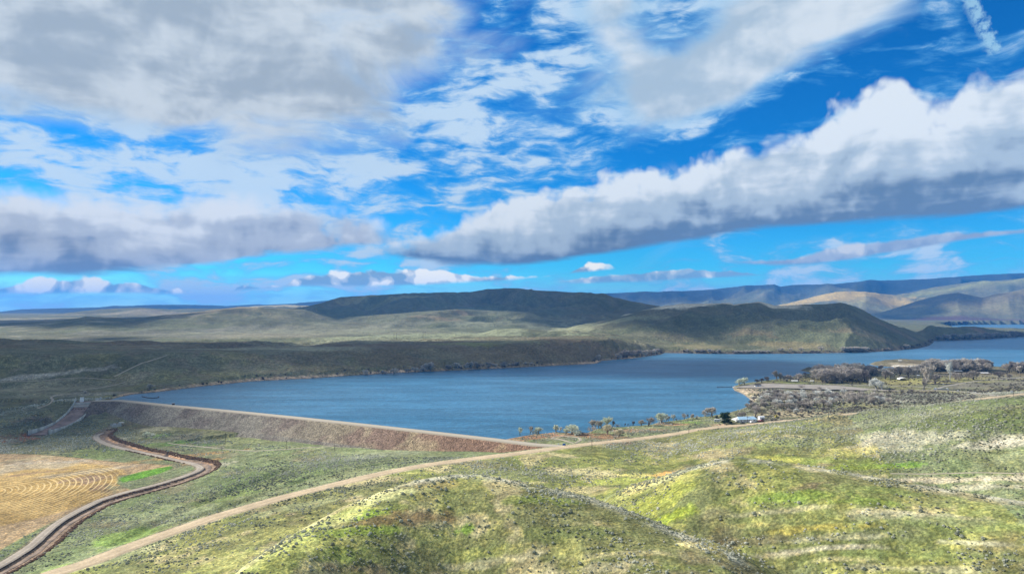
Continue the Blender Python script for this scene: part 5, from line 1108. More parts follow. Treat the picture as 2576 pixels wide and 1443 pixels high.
tree(2219, 979, 20, 'spread', 'white', 1.1, 'large pale tree in front of the park lawn, right of a pair', PK)
tree(2228, 953, 21, 'round', 'brown', 1.0, 'brown tree behind the pale pair on the lawn', PK)
tree(2240, 952, 16, 'round', 'grey', 1.1, 'grey tree left of the white arched shelter', PK)
tree(2262, 946, 23, 'spread', 'brown', 1.0, 'brown spreading tree behind the white arched shelter', PK)
tree(2285, 948, 25, 'spread', 'brown', 1.15, 'broad brown tree right of the white arched shelter', PK)
tree(2322, 979, 56, 'column', 'grey', 1.15, 'tallest bare poplar in the park, with a leaning trunk', PK)
tree(2327, 979, 20, 'column', 'dark', .9, 'short dark trunk close to the tallest poplar', PK)
tree(2336, 959, 17, 'column', 'brown', 1.1, 'narrow brown tree right of the tallest poplar', PK)
tree(2354, 966, 22, 'round', 'brown', 1.3, 'round brown tree above the park entrance', PK)
tree(2391, 961, 47, 'column', 'white', 1.0, 'tall thin pale poplar above the park entrance', PK)
tree(2384, 961, 10, 'shrub', 'dark', 1.6, 'dark shrub at the foot of the tall pale poplar', 'shrubs in the park')
tree(2404, 955, 17, 'round', 'brown', 1.1, 'brown tree right of the tall pale poplar', PK)
tree(2449, 954.5, 21, 'round', 'brown', 1.4, 'domed brown tree at the bend of the park road', PK)
tree(2513, 949.5, 14, 'round', 'dark', 1.3, 'dark domed tree above the park road near the right edge', PK)
tree(2540, 951, 10, 'spread', 'brown', 1.0, 'little brown tree by the park road near the right edge', PK)
for k in range(34): tree(2338 + trnd.random() * 146, 927 + trnd.random() * 9, 19 + trnd.random() * 8, trnd.choice(('round', 'spread')), trnd.choice(('grey', 'brown', 'grey')), 1.15, '{k} {c} tree in the belt along the park\'s far side', 'belt along the far side of the park')
for k in range(16): tree(2522 + trnd.random() * 70, 930 + trnd.random() * 9, 14 + trnd.random() * 8, trnd.choice(('round', 'tall')), trnd.choice(('brown', 'dark', 'grey')), 1.1, '{k} {c} tree in the clump at the park\'s right end', 'clump at the right end of the park')
for k in range(10): tree(2205 + trnd.random() * 130, 930 + trnd.random() * 14, 14 + trnd.random() * 6, 'spread', trnd.choice(('grey', 'white', 'brown')), 1.0, 'thin {c} tree between the shelters and second bay', 'scattered trees behind the shelters')
for k in range(5): tree(2090 + k * 32 + trnd.random() * 14, 985 + trnd.random() * 2, 5, 'shrub', 'dark', 2.2, 'low dark bush beside the road into the park', 'bushes beside the park road')
for k in range(3): tree((2240, 2269, 2294)[k], 986.5, 9, 'shrub', 'dark', 1.9, 'dark rounded bush on the near side of the park road', 'rounded bushes beside the park road')
# scrub woodland between the cove and the park road
SW = 'scrub woodland by the cove'
k = 0
while k < 150:
    x = 1895 + trnd.random() * 345; y = 988 + trnd.random() * 42
    if y > 1036 - (x - 1895) * .06 or (x < 1912 and y < 1006) or (x > 2180 and y < 998): continue
    if x > 2080 and y > 1016 and trnd.random() < .6: continue
    tree(x, y, 8 + trnd.random() * 7 + (y - 990) * .08, trnd.choice(('round', 'spread', 'shrub', 'round')), trnd.choice(('grey', 'brown', 'brown', 'grey', 'grey', 'white')), 1.2, '{k} {c} tree in the scrub woodland by the cove', SW, name='scrub_tree'); k += 1
for x, y, h, c_ in ((1890, 1017, 12, 'brown'), (1882, 1027, 14, 'grey'), (1893, 1030, 20, 'grey'), (1905, 1038, 20, 'brown'), (1925, 1040, 16, 'straw'), (1940, 1042, 12, 'grey'), (1985, 1038, 12, 'grey'), (2004, 1041, 14, 'white'), (2018, 1037, 12, 'grey'), (2048, 1036, 8, 'grey'), (2070, 1034, 10, 'brown')):
    tree(x, y, h, 'spread', c_, 1.1, '{c} tree on the sandy ground between woodland and road', 'trees on the sandy ground by the road')
# far bank
for x, y, h, c_ in ((1028, 938.8, 12, 'brown'), (1045, 937.5, 14, 'grey'), (1066, 936, 12, 'grey'), (1084, 933.6, 22, 'grey'), (1129, 929.6, 12, 'brown'), (1147, 928.3, 16, 'grey'), (1186, 927, 17, 'grey'), (1201, 927, 13, 'brown'), (1230, 925.7, 9, 'brown'), (1269, 923, 13, 'brown'), (1300, 920.5, 10, 'brown'), (920, 944.3, 13, 'grey'), (962, 943.2, 11, 'brown'), (991, 942.2, 16, 'grey')):
    tree(x, y - 1.5, h, 'round', c_, 1.25, '{c} tree at the foot of the dark bank across the lake', 'trees along the far bank')
for k in range(14): tree(1300 + trnd.random() * 150 - 110, 922.5 - (k % 7), 7 + trnd.random() * 3, 'shrub', trnd.choice(('brown', 'grey')), 1.8, '{c} shrub at the foot of the dark bank across the lake', 'shrubs along the far bank')
for x, y, h in ((1506, 908, 16), (1552, 903, 13), (1566, 902, 18), (1576, 900, 21), (1590, 898.5, 17), (1602, 897.5, 18), (1612, 896.5, 15), (1628, 895, 14), (1641, 893, 14), (1652, 891, 14)):
    tree(x, y - 1.5, h, 'round', 'grey' if h < 17 else 'brown', 1.1, '{c} tree on the tip of the far headland', 'trees on the far headland')
for x, y, h in ((1729, 886, 8), (1752, 887, 9), (1766, 887, 8), (1785, 888, 10), (1810, 888, 9), (1965, 884.5, 9), (1990, 884, 8), (2015, 883.5, 9), (2066, 882, 10), (2281, 876, 9)):
    tree(x, y - 1, h, 'round', 'grey', 1.3, 'bare tree at the water\'s edge below the flat-topped hill', 'trees below the flat-topped hill')
for k in range(12): tree(2122 + k * 5.2, 883.5 + trnd.random(), 10 + trnd.random() * 3, 'round', 'grey', 1.2, 'pale bare tree in the bright clump below the flat-topped hill', 'bright clump below the flat-topped hill')
for k in range(12): tree(1850 + k * 7.5, 886 + trnd.random(), 6 + trnd.random() * 3, 'shrub', 'grey', 1.7, 'small pale shrub at the water\'s edge below the flat-topped hill', 'shrubs below the flat-topped hill')
for k in range(16): tree(2362 + k * 13, 853 - k * .4 + trnd.random() * 2 - 1, 9 + trnd.random() * 4, 'round', trnd.choice(('grey', 'brown')), 1.3, '{c} tree on the far spit right of the flat-topped hill', 'trees on the far spit')
tree(214, 990, 8, 'shrub', 'grey', 1.6, 'grey shrub uphill from the spillway gate tower', 'shrubs by the spillway')
tree(377, 978, 12, 'round', 'grey', 1.3, 'grey bare tree at the corner where the lake meets the dark bank', 'trees along the far bank')
tree(368, 1141, 13, 'round', 'pale', 1.3, 'pale tufted tree on the canal track below the dam outlet', 'trees by the canal')
tree(384, 1138, 9, 'shrub', 'white', 1.5, 'pale tangled shrub between canal and track below the dam', 'trees by the canal')
tree(558, 1165, 9, 'shrub', 'grey', 1.8, 'grey shrub outside the sharp bend of the canal', 'trees by the canal')

def order_labels():
    words = ['leftmost', 'second', 'third', 'fourth', 'fifth', 'sixth', 'seventh', 'eighth', 'ninth', 'tenth']
    by = {}
    for o in COL.objects:
        if o.parent is None and 'label' in o: by.setdefault(o['label'], []).append(o)
    for lb, L in by.items():
        if len(L) < 2: continue
        L.sort(key=lambda o: math.atan2(o.location[0], o.location[1]))
        for i, o in enumerate(L):
            if i == 0: o['label'] = 'leftmost ' + lb
            elif i == len(L) - 1: o['label'] = 'rightmost ' + lb
            else: o['label'] = (words[i] if i < 10 else '%d%s' % (i + 1, {1: 'st', 2: 'nd', 3: 'rd'}.get((i + 1) % 10 if (i + 1) % 100 not in (11, 12, 13) else 0, 'th'))) + ' from left, ' + lb
# evergreens
def evergreen(x, y, hpx, wpx, label, c_, name, n=900, seed=3, conic=.6):
    P = hit(x, y); D = math.hypot(P[0], P[1]); H = hpx * D / F; Wd = wpx * D / F
    root = empty(name, (P[0], P[1], P[2] - .1)); rnd = random.Random(seed)
    V, Fc = [], []; tube(V, Fc, (0, 0, 0), (0, 0, H * .5), H * .03, H * .018, 6)
    mesh_np('trunk', V, Fc, BARK['dark'], False, root)
    V, Fc = [], []
    clumps = [(rnd.gauss(0, .32), rnd.gauss(0, .32), rnd.uniform(.12, .92)) for _ in range(26)]
    for k in range(n):
        cx_, cy_, cz_ = clumps[rnd.randrange(len(clumps))]; w = (1 - conic * max(0, cz_ - .25)) 
        c0 = np.array([cx_ * Wd * .62 * w + rnd.gauss(0, Wd * .09), cy_ * Wd * .62 * w + rnd.gauss(0, Wd * .09), cz_ * H + rnd.gauss(0, H * .055)])
        if c0[2] < .05 * H: continue
        s = H * rnd.uniform(.02, .045); a = np.array([rnd.gauss(0, 1), rnd.gauss(0, 1), rnd.gauss(0, .6)]); a /= np.linalg.norm(a); b = np.cross(a, (rnd.gauss(0, 1), rnd.gauss(0, 1), rnd.gauss(0, 1))); b /= np.linalg.norm(b)
        k0 = len(V); V += [c0 - a * s, c0 + b * s * .7, c0 + a * s, c0 - b * s * .7]; Fc.append((k0, k0 + 1, k0 + 2, k0 + 3))
    mesh_np('crown', V, Fc, c_, False, root); tag(root, label, 'evergreen'); return root
EG = simple('juniper_needles', (.035, .062, .022), .9, .45, .8); EG2 = simple('spruce_needles', (.03, .036, .034), .9, .4, 1.2)
evergreen(1824, 1064.5, 27, 25, 'big dark green evergreen between the white camper and the house', EG, 'evergreen_tree', 6500, 3, .35)
evergreen(1802.5, 1057, 13, 10, 'small nearly black evergreen standing behind the white camper', EG2, 'evergreen_tree', 1600, 5, .7)

# ------------------------------------------------------------------ buildings, vehicles and small structures
def boxes(L):
    """list of (x0,x1,y0,y1,z0,z1) as one mesh"""
    V, Fc = [], []
    for x0, x1, y0, y1, z0, z1 in L:
        k = len(V); V += [(x0, y0, z0), (x1, y0, z0), (x1, y1, z0), (x0, y1, z0), (x0, y0, z1), (x1, y0, z1), (x1, y1, z1), (x0, y1, z1)]
        Fc += [(k, k + 3, k + 2, k + 1), (k + 4, k + 5, k + 6, k + 7), (k, k + 1, k + 5, k + 4), (k + 1, k + 2, k + 6, k + 5), (k + 2, k + 3, k + 7, k + 6), (k + 3, k, k + 4, k + 7)]
    return V, Fc
def part(name, L, mat, parent, bevel=0.0):
    V, Fc = boxes(L); o = mesh_np(name, V, Fc, mat, False, parent)
    if bevel: m_ = o.modifiers.new('bevel', 'BEVEL'); m_.width = bevel; m_.segments = 2
    return o
WHITE_P = simple('white_siding', (.78, .78, .76), .6, .06, 1.5); BLUE_R = simple('pale_blue_metal_roof', (.42, .62, .78), .45, .06, .8); GLASS = simple('dark_glass', (.02, .025, .03), .1, .1, 1, 0, .6); CONC = simple('concrete', (.42, .41, .37), .9, .15, .3); CONC2 = simple('stained_concrete', (.34, .36, .33), .9, .3, .25); CONCF = simple('brown_stained_concrete', (.19, .145, .125), .9, .3, .12)
WOOD = simple('weathered_wood', (.085, .065, .05), .9, .25, 1.0); STEEL = simple('grey_steel', (.3, .3, .3), .5, .1, 1); RUBBER = simple('tyre_rubber', (.02, .02, .02), .9, .1, 1)
road0 = ROADS['main'][0]; hj = int(np.argmin(np.hypot(road0[:, 0] - hp[0], road0[:, 1] - hp[1]))); tdir = road0[hj + 4] - road0[hj - 4]; hang = math.atan2(tdir[1], tdir[0])
hc = Pz(1874, 1059.5, 4.2)
ho = empty('house', (hc[0], hc[1], 4.15), hang * .45)
part('wall', [(-8.2, 10.4, -3.6, 3.6, 0, 2.7)], WHITE_P, ho)
V = [(-8.8, -4.2, 2.65), (10.9, -4.2, 2.65), (10.9, 4.2, 2.65), (-8.8, 4.2, 2.65), (-7.6, 0, 4.9), (9.2, 0, 4.9), (-8.8, -4.2, 2.5), (10.9, -4.2, 2.5), (10.9, 4.2, 2.5), (-8.8, 4.2, 2.5)]
rf = mesh_np('roof', V, [(0, 1, 5, 4), (2, 3, 4, 5), (3, 0, 4), (1, 2, 5), (0, 6, 7, 1), (1, 7, 8, 2), (2, 8, 9, 3), (3, 9, 6, 0), (9, 8, 7, 6)], BLUE_R, False, ho)
part('chimney', [(1.8, 2.4, -.3, .3, 4.5, 5.9)], STEEL, rf)
for wx in (-6.4, -3.4, -1.6, .2, 1.8, 4.4, 7.0): part('window', [(wx, wx + 1.1, -3.64, -3.58, 1.0, 2.0)], GLASS, ho)
part('door', [(3.1, 4.0, -3.65, -3.58, .05, 2.1)], simple('door_paint', (.25, .25, .24)), ho)
V = [(-12.6, -3.9, 2.25), (-8.4, -3.9, 2.5), (-8.4, 3.4, 2.5), (-12.6, 3.4, 2.2), (-8.2, -.3, 4.6), (-12.6, -3.9, 2.1), (-8.4, -3.9, 2.35), (-8.4, 3.4, 2.35), (-12.6, 3.4, 2.05)]
mesh_np('porch_roof', V, [(0, 1, 4), (0, 4, 3), (3, 4, 2), (0, 5, 6, 1), (0, 3, 8, 5), (3, 2, 7, 8), (8, 7, 6, 5)], WHITE_P, False, ho)
for px_, py_ in ((-12.1, -3.4), (-12.1, 2.9)): part('porch_post', [(px_ - .09, px_ + .09, py_ - .09, py_ + .09, 0, 2.15)], WHITE_P, ho)
tag(ho, 'long white house with a pale blue roof and a porch on its left', 'house')
# shed
sc_ = Pz(1915, 1055, 4.2); sh = empty('shed', (sc_[0], sc_[1], 4.1), hang * .5)
part('wall', [(-2.6, 2.6, -1.8, 1.8, 0, 3.0)], WHITE_P, sh); V = [(-2.9, -2.1, 2.95), (2.9, -2.1, 2.95), (2.9, 2.1, 2.95), (-2.9, 2.1, 2.95), (-2.9, 0, 3.9), (2.9, 0, 3.9)]
mesh_np('roof', V, [(0, 1, 5, 4), (2, 3, 4, 5), (3, 0, 4), (1, 2, 5), (3, 2, 1, 0)], simple('white_roof', (.7, .72, .74)), False, sh); part('door', [(-.5, .5, -1.86, -1.78, .05, 2.0)], simple('grey_door', (.3, .3, .3)), sh)
tag(sh, 'small white gabled shed right of the blue-roofed house', 'shed')
def wheels(root, xs, w, r, z=None):
    for x in xs:
        for s in (-1, 1):
            V, Fc = [], []; tube(V, Fc, (x, s * w - .12, r), (x, s * w + .12, r), r, r, 12); k = len(V); V += [np.array((x, s * w - .12, r)), np.array((x, s * w + .12, r))]
            Fc += [(k, (i + 1) % 12, i) for i in range(12)] + [(k + 1, 12 + i, 12 + (i + 1) % 12) for i in range(12)]
            mesh_np('wheel', V, Fc, RUBBER, False, root)
def loft(name, secs, mat, parent):
    """secs: list of (x, half width, z0, z1) joined to a body"""
    V, Fc = [], []
    for x, w, z0, z1 in secs: V += [(x, -w, z0), (x, w, z0), (x, w * .94, z1), (x, -w * .94, z1)]
    for i in range(len(secs) - 1):
        k = 4 * i
        for a in range(4): Fc.append((k + a, k + (a + 1) % 4, k + 4 + (a + 1) % 4, k + 4 + a))
    Fc += [(3, 2, 1, 0), tuple(4 * (len(secs) - 1) + q for q in range(4))]
    o = mesh_np(name, V, Fc, mat, False, parent); m_ = o.modifiers.new('bevel', 'BEVEL'); m_.width = .06; m_.segments = 2; return o
def car(x, y, ang, paint, label, cat, style, z=4.2, k=1.0):
    P = Pz(x, y, z); r = empty(cat.replace(' ', '_'), (P[0], P[1], z), ang); r.scale = (k, k, k)
    if style == 'pickup':
        loft('body', [(-2.8, .92, .55, 1.05), (-.6, .95, .45, 1.1), (1.4, .95, .45, 1.15), (2.7, .88, .5, 1.0)], paint, r); loft('cab', [(-.75, .85, 1.05, 1.2), (-.5, .82, 1.08, 1.82), (.7, .8, 1.08, 1.85), (1.45, .85, 1.1, 1.15)], paint, r)
        loft('bed_side', [(-2.8, .93, 1.0, 1.3), (-.8, .93, 1.0, 1.3)], paint, r); part('side_window', [(-.35, .8, -.86, .86, 1.25, 1.65)], GLASS, r); part('windscreen', [(.75, 1.2, -.7, .7, 1.22, 1.55)], GLASS, r); wheels(r, (-1.8, 1.8), .85, .38)
    elif style == 'van':
        loft('body', [(-2.4, .9, .4, 1.95), (1.1, .93, .35, 2.0), (1.7, .92, .35, 1.35), (2.4, .85, .4, 1.05)], paint, r); part('side_window', [(-1.9, 1.0, -.95, .95, 1.25, 1.7)], GLASS, r); part('windscreen', [(1.25, 1.6, -.8, .8, 1.35, 1.75)], GLASS, r); wheels(r, (-1.5, 1.6), .85, .34)
    else:
        loft('body', [(-2.2, .85, .35, .9), (-1.2, .9, .3, .95), (1.1, .9, .3, .95), (2.2, .82, .35, .8)], paint, r); loft('cabin', [(-1.7, .78, .9, .98), (-1.0, .7, .9, 1.42), (.4, .7, .9, 1.45), (1.1, .78, .9, .95)], GLASS, r); part('roof_panel', [(-.95, .35, -.62, .62, 1.44, 1.49)], paint, r); wheels(r, (-1.35, 1.35), .8, .32)
    tag(r, label, cat, 'vehicles parked at the house'); return r
car(1868, 1064.2, hang, simple('dark_blue_paint', (.02, .03, .045), .3, .05), 'dark car parked in front of the left half of the house', 'car', 'sedan')
car(1893, 1062.8, hang, simple('white_paint', (.8, .8, .8), .3, .05), 'white van parked in front of the right half of the house', 'van', 'van', k=1.05)
car(1914, 1060.4, hang, simple('maroon_paint', (.16, .008, .022), .3, .05), 'dark red pickup parked in front of the white shed', 'pickup truck', 'pickup', k=1.15)
# camper
P = Pz(1804, 1060, 4.0); P = hit(1804, 1060.5); cmx = empty('camper', (P[0], P[1], P[2]), -.35)
loft('body', [(-2.7, 1.05, .6, 2.3), (-2.3, 1.1, .45, 2.7), (2.0, 1.1, .45, 2.75), (2.7, 1.05, .9, 2.2)], WHITE_P, cmx); part('window', [(-1.7, -.9, -1.13, -1.08, 1.4, 2.0)], GLASS, cmx); part('window', [(.6, 1.5, -1.13, -1.08, 1.4, 2.0)], GLASS, cmx); part('door', [(-.4, .25, -1.13, -1.08, .55, 2.3)], simple('cream_panel', (.6, .58, .5)), cmx); wheels(cmx, (-.1, .65), 1.0, .33); part('hitch', [(2.6, 3.6, -.06, .06, .5, .62)], STEEL, cmx)
tag(cmx, 'small white camper trailer parked left of the big evergreen', 'camper')
# yellow digger
P = hit(1954, 1049.5); dg = empty('digger', (P[0], P[1], P[2]), .2); YP = simple('yellow_machine_paint', (.62, .50, .03), .5, .1)
loft('body', [(-1.6, .8, .6, 1.5), (.2, .85, .5, 1.6), (1.7, .7, .6, 1.2)], YP, dg); part('cab', [(-.9, .3, -.6, .6, 1.5, 2.6)], GLASS, dg, .05); part('cab_roof', [(-1.0, .4, -.7, .7, 2.6, 2.75)], YP, dg, .03)
V, Fc = [], []; tube(V, Fc, (-1.5, 0, 1.2), (-2.8, 0, 3.0), .16, .13, 4); tube(V, Fc, (-2.8, 0, 3.0), (-3.9, 0, 1.2), .13, .1, 4); mesh_np('boom', V, Fc, YP, False, dg); part('bucket', [(-4.2, -3.6, -.4, .4, .5, 1.2)], STEEL, dg, .05); part('loader_blade', [(2.3, 2.6, -1.1, 1.1, .2, 1.0)], STEEL, dg, .04); wheels(dg, (-1.0, 1.2), .9, .5)
tag(dg, 'small yellow digger on the bare ground right of the shed', 'digger')

# power poles
def pole_obj(x, y, hpx, label, arm=2.4):
    P = hit(x, y); D = math.hypot(P[0], P[1]); H = hpx * D / F; r = empty('power_pole', (P[0], P[1], P[2] - .3), hang + trnd.uniform(-.2, .2) + PI / 2)
    V, Fc = [], []; tube(V, Fc, (0, 0, 0), (0, 0, H + .3), .2, .13, 8); V.append(np.array((0, 0, H + .32))); Fc += [(8 + i, 8 + (i + 1) % 8, 16) for i in range(8)]
    mesh_np('pole', V, Fc, WOOD, False, r); part('crossarm', [(-arm / 2, arm / 2, -.24, -.13, H - .75, H - .55)], WOOD, r)
    for ax in (-arm / 2 + .1, -.35, arm / 2 - .1): part('insulator', [(ax - .06, ax + .06, -.24, -.12, H - .53, H - .3)], GLASS, r)
    tag(r, label, 'power pole', 'wooden power poles'); return r
for x, y, h, lb in ((332, 1067, 19, 'wooden power pole at the foot of the dam just right of its outlet'), (342, 1095, 17, 'wooden power pole on the grass between the dam outlet and the first track'), (458, 1103, 17, 'wooden power pole near the dark bushes below the dam'), (567, 1114, 24, 'tallest-looking wooden power pole below the middle of the dam'),
                    (720, 1130, 22, 'wooden power pole where the two tracks join below the dam'), (842, 1132, 20, 'wooden power pole at the end of the grass below the dam'), (1037, 1128, 18, 'wooden power pole in front of the reddish part of the dam'), (1294, 1133, 14, 'wooden power pole beside the road near the right end of the dam'),
                    (1489, 1126, 21, 'wooden power pole in the brush by the road below the blue sign'), (1733, 1090, 19, 'wooden power pole beside the road left of the camper'), (1922, 1067, 12, 'short wooden power pole beside the road below the pickup'), (1880, 1063, 16, 'wooden power pole in front of the blue roof'),
                    (2085, 1050, 23, 'wooden power pole by the road between the digger and the right hill'), (2260, 1032, 21, 'wooden power pole behind the grassy crest right of the scrub woodland'), (2550, 999, 15, 'wooden power pole by the road fork at the right edge')):
    pole_obj(x, y, h, lb)
for x, y, lb in ((994, 852, 'left one of two wooden H-frame pylons on the pale flat beyond the bank'), (1067, 847, 'right one of two wooden H-frame pylons on the pale flat beyond the bank')):
    P = hit(x, y); r = empty('pylon', (P[0], P[1], P[2]), .3); k = 1.0
    for s in (-3, 3): V, Fc = [], []; tube(V, Fc, (s, 0, -.5), (s, 0, 16), .35, .25, 6); mesh_np('pole', V, Fc, WOOD, False, r)
    part('crossarm', [(-5.5, 5.5, -.2, .2, 14, 14.5)], WOOD, r); tag(r, lb, 'pylon', 'H-frame pylons beyond the bank')
P = hit(2137, 736.5); r = empty('radio_mast', (P[0], P[1], P[2]), 0); V, Fc = [], []; tube(V, Fc, (0, 0, -1), (0, 0, 45), 2.2, 1.2, 4); mesh_np('mast', V, Fc, STEEL, False, r); part('equipment_hut', [(6, 16, -5, 5, -1, 8)], CONC, r); tag(r, 'thin radio mast on top of the sunlit tan hill', 'mast')

# spillway
sw = empty('spillway', (0, 0, 0)); Tn = np.gradient(SP[:, :2], axis=0); Tn /= np.linalg.norm(Tn, axis=1)[:, None]; Nl = np.stack([-Tn[:, 1], Tn[:, 0]], 1)
fl = SP.copy(); half = np.interp(np.arange(len(SP)), [0, len(SP) * .15, len(SP) - 1], [13, 11, 10])
def strip(name, offs_, mat):
    n = len(SP); V = np.stack([np.stack([SP[:, 0] + Nl[:, 0] * o_ * half, SP[:, 1] + Nl[:, 1] * o_ * half, SP[:, 2] + z_], 1) for o_, z_ in offs_]); m_ = len(offs_)
    idx = np.arange(m_ * n).reshape(m_, n); q = np.stack([idx[:-1, :-1], idx[:-1, 1:], idx[1:, 1:], idx[1:, :-1]], -1).reshape(-1, 4)
    o = mesh_np(name, V.reshape(-1, 3), q, mat, False, sw); return o
wallh = np.interp(np.linspace(0, 1, len(SP)), [0, .15, .35, .75, 1], [4.6, 4.2, 2.2, 2.8, 5.0])
strip('chute_floor', [(-1, .0), (-.5, .02), (0, .03), (.5, .02), (1, .0)], CONCF)
for s in (-1, 1): strip('side_wall', [(s * 1.0, -.6), (s * 1.0, wallh), (s * 1.06, wallh + .02), (s * 1.10, -.8)], CONC2)
i0 = 3; c0 = SP[i0]; ang = math.atan2(Tn[i0][1], Tn[i0][0])
def local_part(name, i, L, mat, dz=0, thing_=None, label=None, cat=None):
    a = math.atan2(Tn[i][1], Tn[i][0]); r = thing_ if thing_ is not None else sw
    V, Fc = boxes(L); V = np.array(V); R = np.array([[math.cos(a), -math.sin(a)], [math.sin(a), math.cos(a)]]); W_ = V.copy(); W_[:, :2] = V[:, :2] @ R.T + SP[i][:2]; W_[:, 2] += SP[i][2] + dz
    return mesh_np(name, W_, Fc, mat, False, r)
local_part('weir', 4, [(-1.2, 1.0, -11.5, 11.5, -1, 2.6)], CONC)
local_part('weir_apron', 6, [(-3, 1.6, -11, 11, -1, 1.1)], CONC)
for k in range(7): local_part('baffle_block', 9, [(-.6, .6, -9.6 + k * 3, -8.6 + k * 3, 0, 1.3)], CONCF)
local_part('end_post', len(SP) - 2, [(-.5, .5, 9.6, 10.9, -.5, 5.6)], CONC); local_part('end_post', len(SP) - 2, [(-.5, .5, -10.9, -9.6, -.5, 5.6)], CONC)
tag(sw, 'concrete spillway chute with pale side walls running down left of the dam', 'spillway')
P = hit(206, 1011); gt = empty('gate_tower', (P[0], P[1], P[2] - .5), ang)
part('tower', [(-2.0, 2.0, -1.8, 1.8, 0, 6.2)], WHITE_P, gt); part('roof', [(-2.2, 2.2, -2.0, 2.0, 6.2, 6.6)], CONC, gt); part('door', [(-2.04, -1.98, -.5, .5, .3, 2.4)], GLASS, gt)
tag(gt, 'small white gate tower at the top left corner of the spillway', 'tower')
P = hit(248, 1007.5); gb = empty('control_building', (P[0], P[1], P[2] - .3), ang); part('wall', [(-3, 3, -2, 2, 0, 2.8)], WHITE_P, gb); part('roof', [(-3.3, 3.3, -2.3, 2.3, 2.8, 3.1)], CONC, gb); part('door', [(-.5, .5, -2.05, -1.97, .1, 2.1)], GLASS, gb)
tag(gb, 'low white control building at the left end of the dam crest', 'building')
# outlet works
P = hit(303, 1070); ow = empty('outlet_works', (P[0], P[1], P[2] - .5), .75)
part('headwall', [(-1, .2, -3.6, 3.6, 0, 4.0)], CONC2, ow); part('side_wall', [(-9, -1, 2.9, 3.5, 0, 2.6)], CONC, ow); part('side_wall', [(-9, -1, -3.5, -2.9, 0, 2.6)], CONC, ow); part('deck', [(-1, 3, -3.4, 3.4, 3.6, 4.1)], CONC, ow); part('outlet_opening', [(-1.06, -1.0, -1.2, 1.2, .4, 2.4)], RUBBER, ow)
tag(ow, 'grey concrete outlet at the dam foot where the canal begins', 'outlet')
P = hit(288, 1070.5); vb = empty('valve_house', (P[0], P[1], P[2] - .2), .6); part('wall', [(-1.1, 1.1, -1.1, 1.1, 0, 2.5)], WHITE_P, vb); part('roof', [(-1.3, 1.3, -1.3, 1.3, 2.5, 2.8)], CONC, vb); part('door', [(-.4, .4, -1.14, -1.08, .1, 2.0)], GLASS, vb); tag(vb, 'tiny white valve house beside the concrete outlet', 'hut')
# intake box on the dam and floating boom
P = Pz(436, 1018.5, 4.5); ib = empty('intake_box', (P[0], P[1], 3.2), .5); part('housing', [(-1.4, 1.4, -1.2, 1.2, 0, 3.6)], WOOD, ib, .05); part('lid', [(-1.6, 1.6, -1.4, 1.4, 3.6, 3.8)], STEEL, ib); tag(ib, 'small dark box on the dam crest at the water side', 'box')
bp_ = resample([Pz(357, 997, .1), Pz(372, 1000.5, .1), Pz(388, 1001, .1), Pz(399, 999.6, .1), Pz(399, 997.2, .1)], 1.0); V, Fc = [], []
for a, b in zip(bp_[:-1], bp_[1:]): tube(V, Fc, a, b, .75, .75, 6)
tag(mesh_np('log_boom', V, Fc, WOOD, False), 'dark curved floating boom on the lake near the spillway', 'boom')
# signs by the road
def sign(x, y, w, h, zz, c_, label, cat='sign'):
    P = hit(x, y); r = empty('sign', (P[0], P[1], P[2]), trnd.uniform(-.2, .2))
    part('panel', [(-w / 2, w / 2, -.05, .05, zz, zz + h)], c_, r)
    for s in (-w * .35, w * .35): part('post', [(s - .06, s + .06, .05, .16, -.3, zz + h * .8)], STEEL, r)
    tag(r, label, cat); return r
sign(1419, 1121, 2.3, 1.5, .5, simple('blue_sign', (.02, .12, .45), .5, .05), 'blue sign board beside the road where the dam meets it')
P = hit(1348.5, 1113.5); r = empty('marker_post', P); part('post', [(-.2, .2, -.15, .15, -.2, 2.0)], WHITE_P, r); part('cap', [(-.24, .24, -.19, .19, 2.0, 2.12)], CONC, r); tag(r, 'white marker post at the right end of the dam crest', 'post')
sign(1405, 1119, 1.0, 1.1, .4, WHITE_P, 'small white notice left of the blue sign board')
sign(2352, 980.5, 3.2, 2.0, .6, WHITE_P, 'white sign in the dark bush at the park entrance'); sign(2410, 984, 1.6, 1.6, .8, WHITE_P, 'small white sign on the verge right of the park entrance')
sign(2545, 988, 2.6, 2.2, .5, WHITE_P, 'white sign above the road fork at the right edge'); sign(2373, 967, 1.6, 1.6, .4, WHITE_P, 'tiny white sign on the lawn behind the entrance wall')
P = hit(2369, 979.5); r = empty('entrance_wall', (P[0], P[1], P[2]), -.1); part('wall', [(-7, 7, -.4, .4, -.3, 1.5)], CONC, r); part('pillar', [(6.6, 8.0, -.7, .7, -.3, 2.3)], WHITE_P, r); part('pillar', [(-8.0, -6.6, -.7, .7, -.3, 2.3)], WHITE_P, r); tag(r, 'low pale entrance wall where the road enters the park', 'wall')
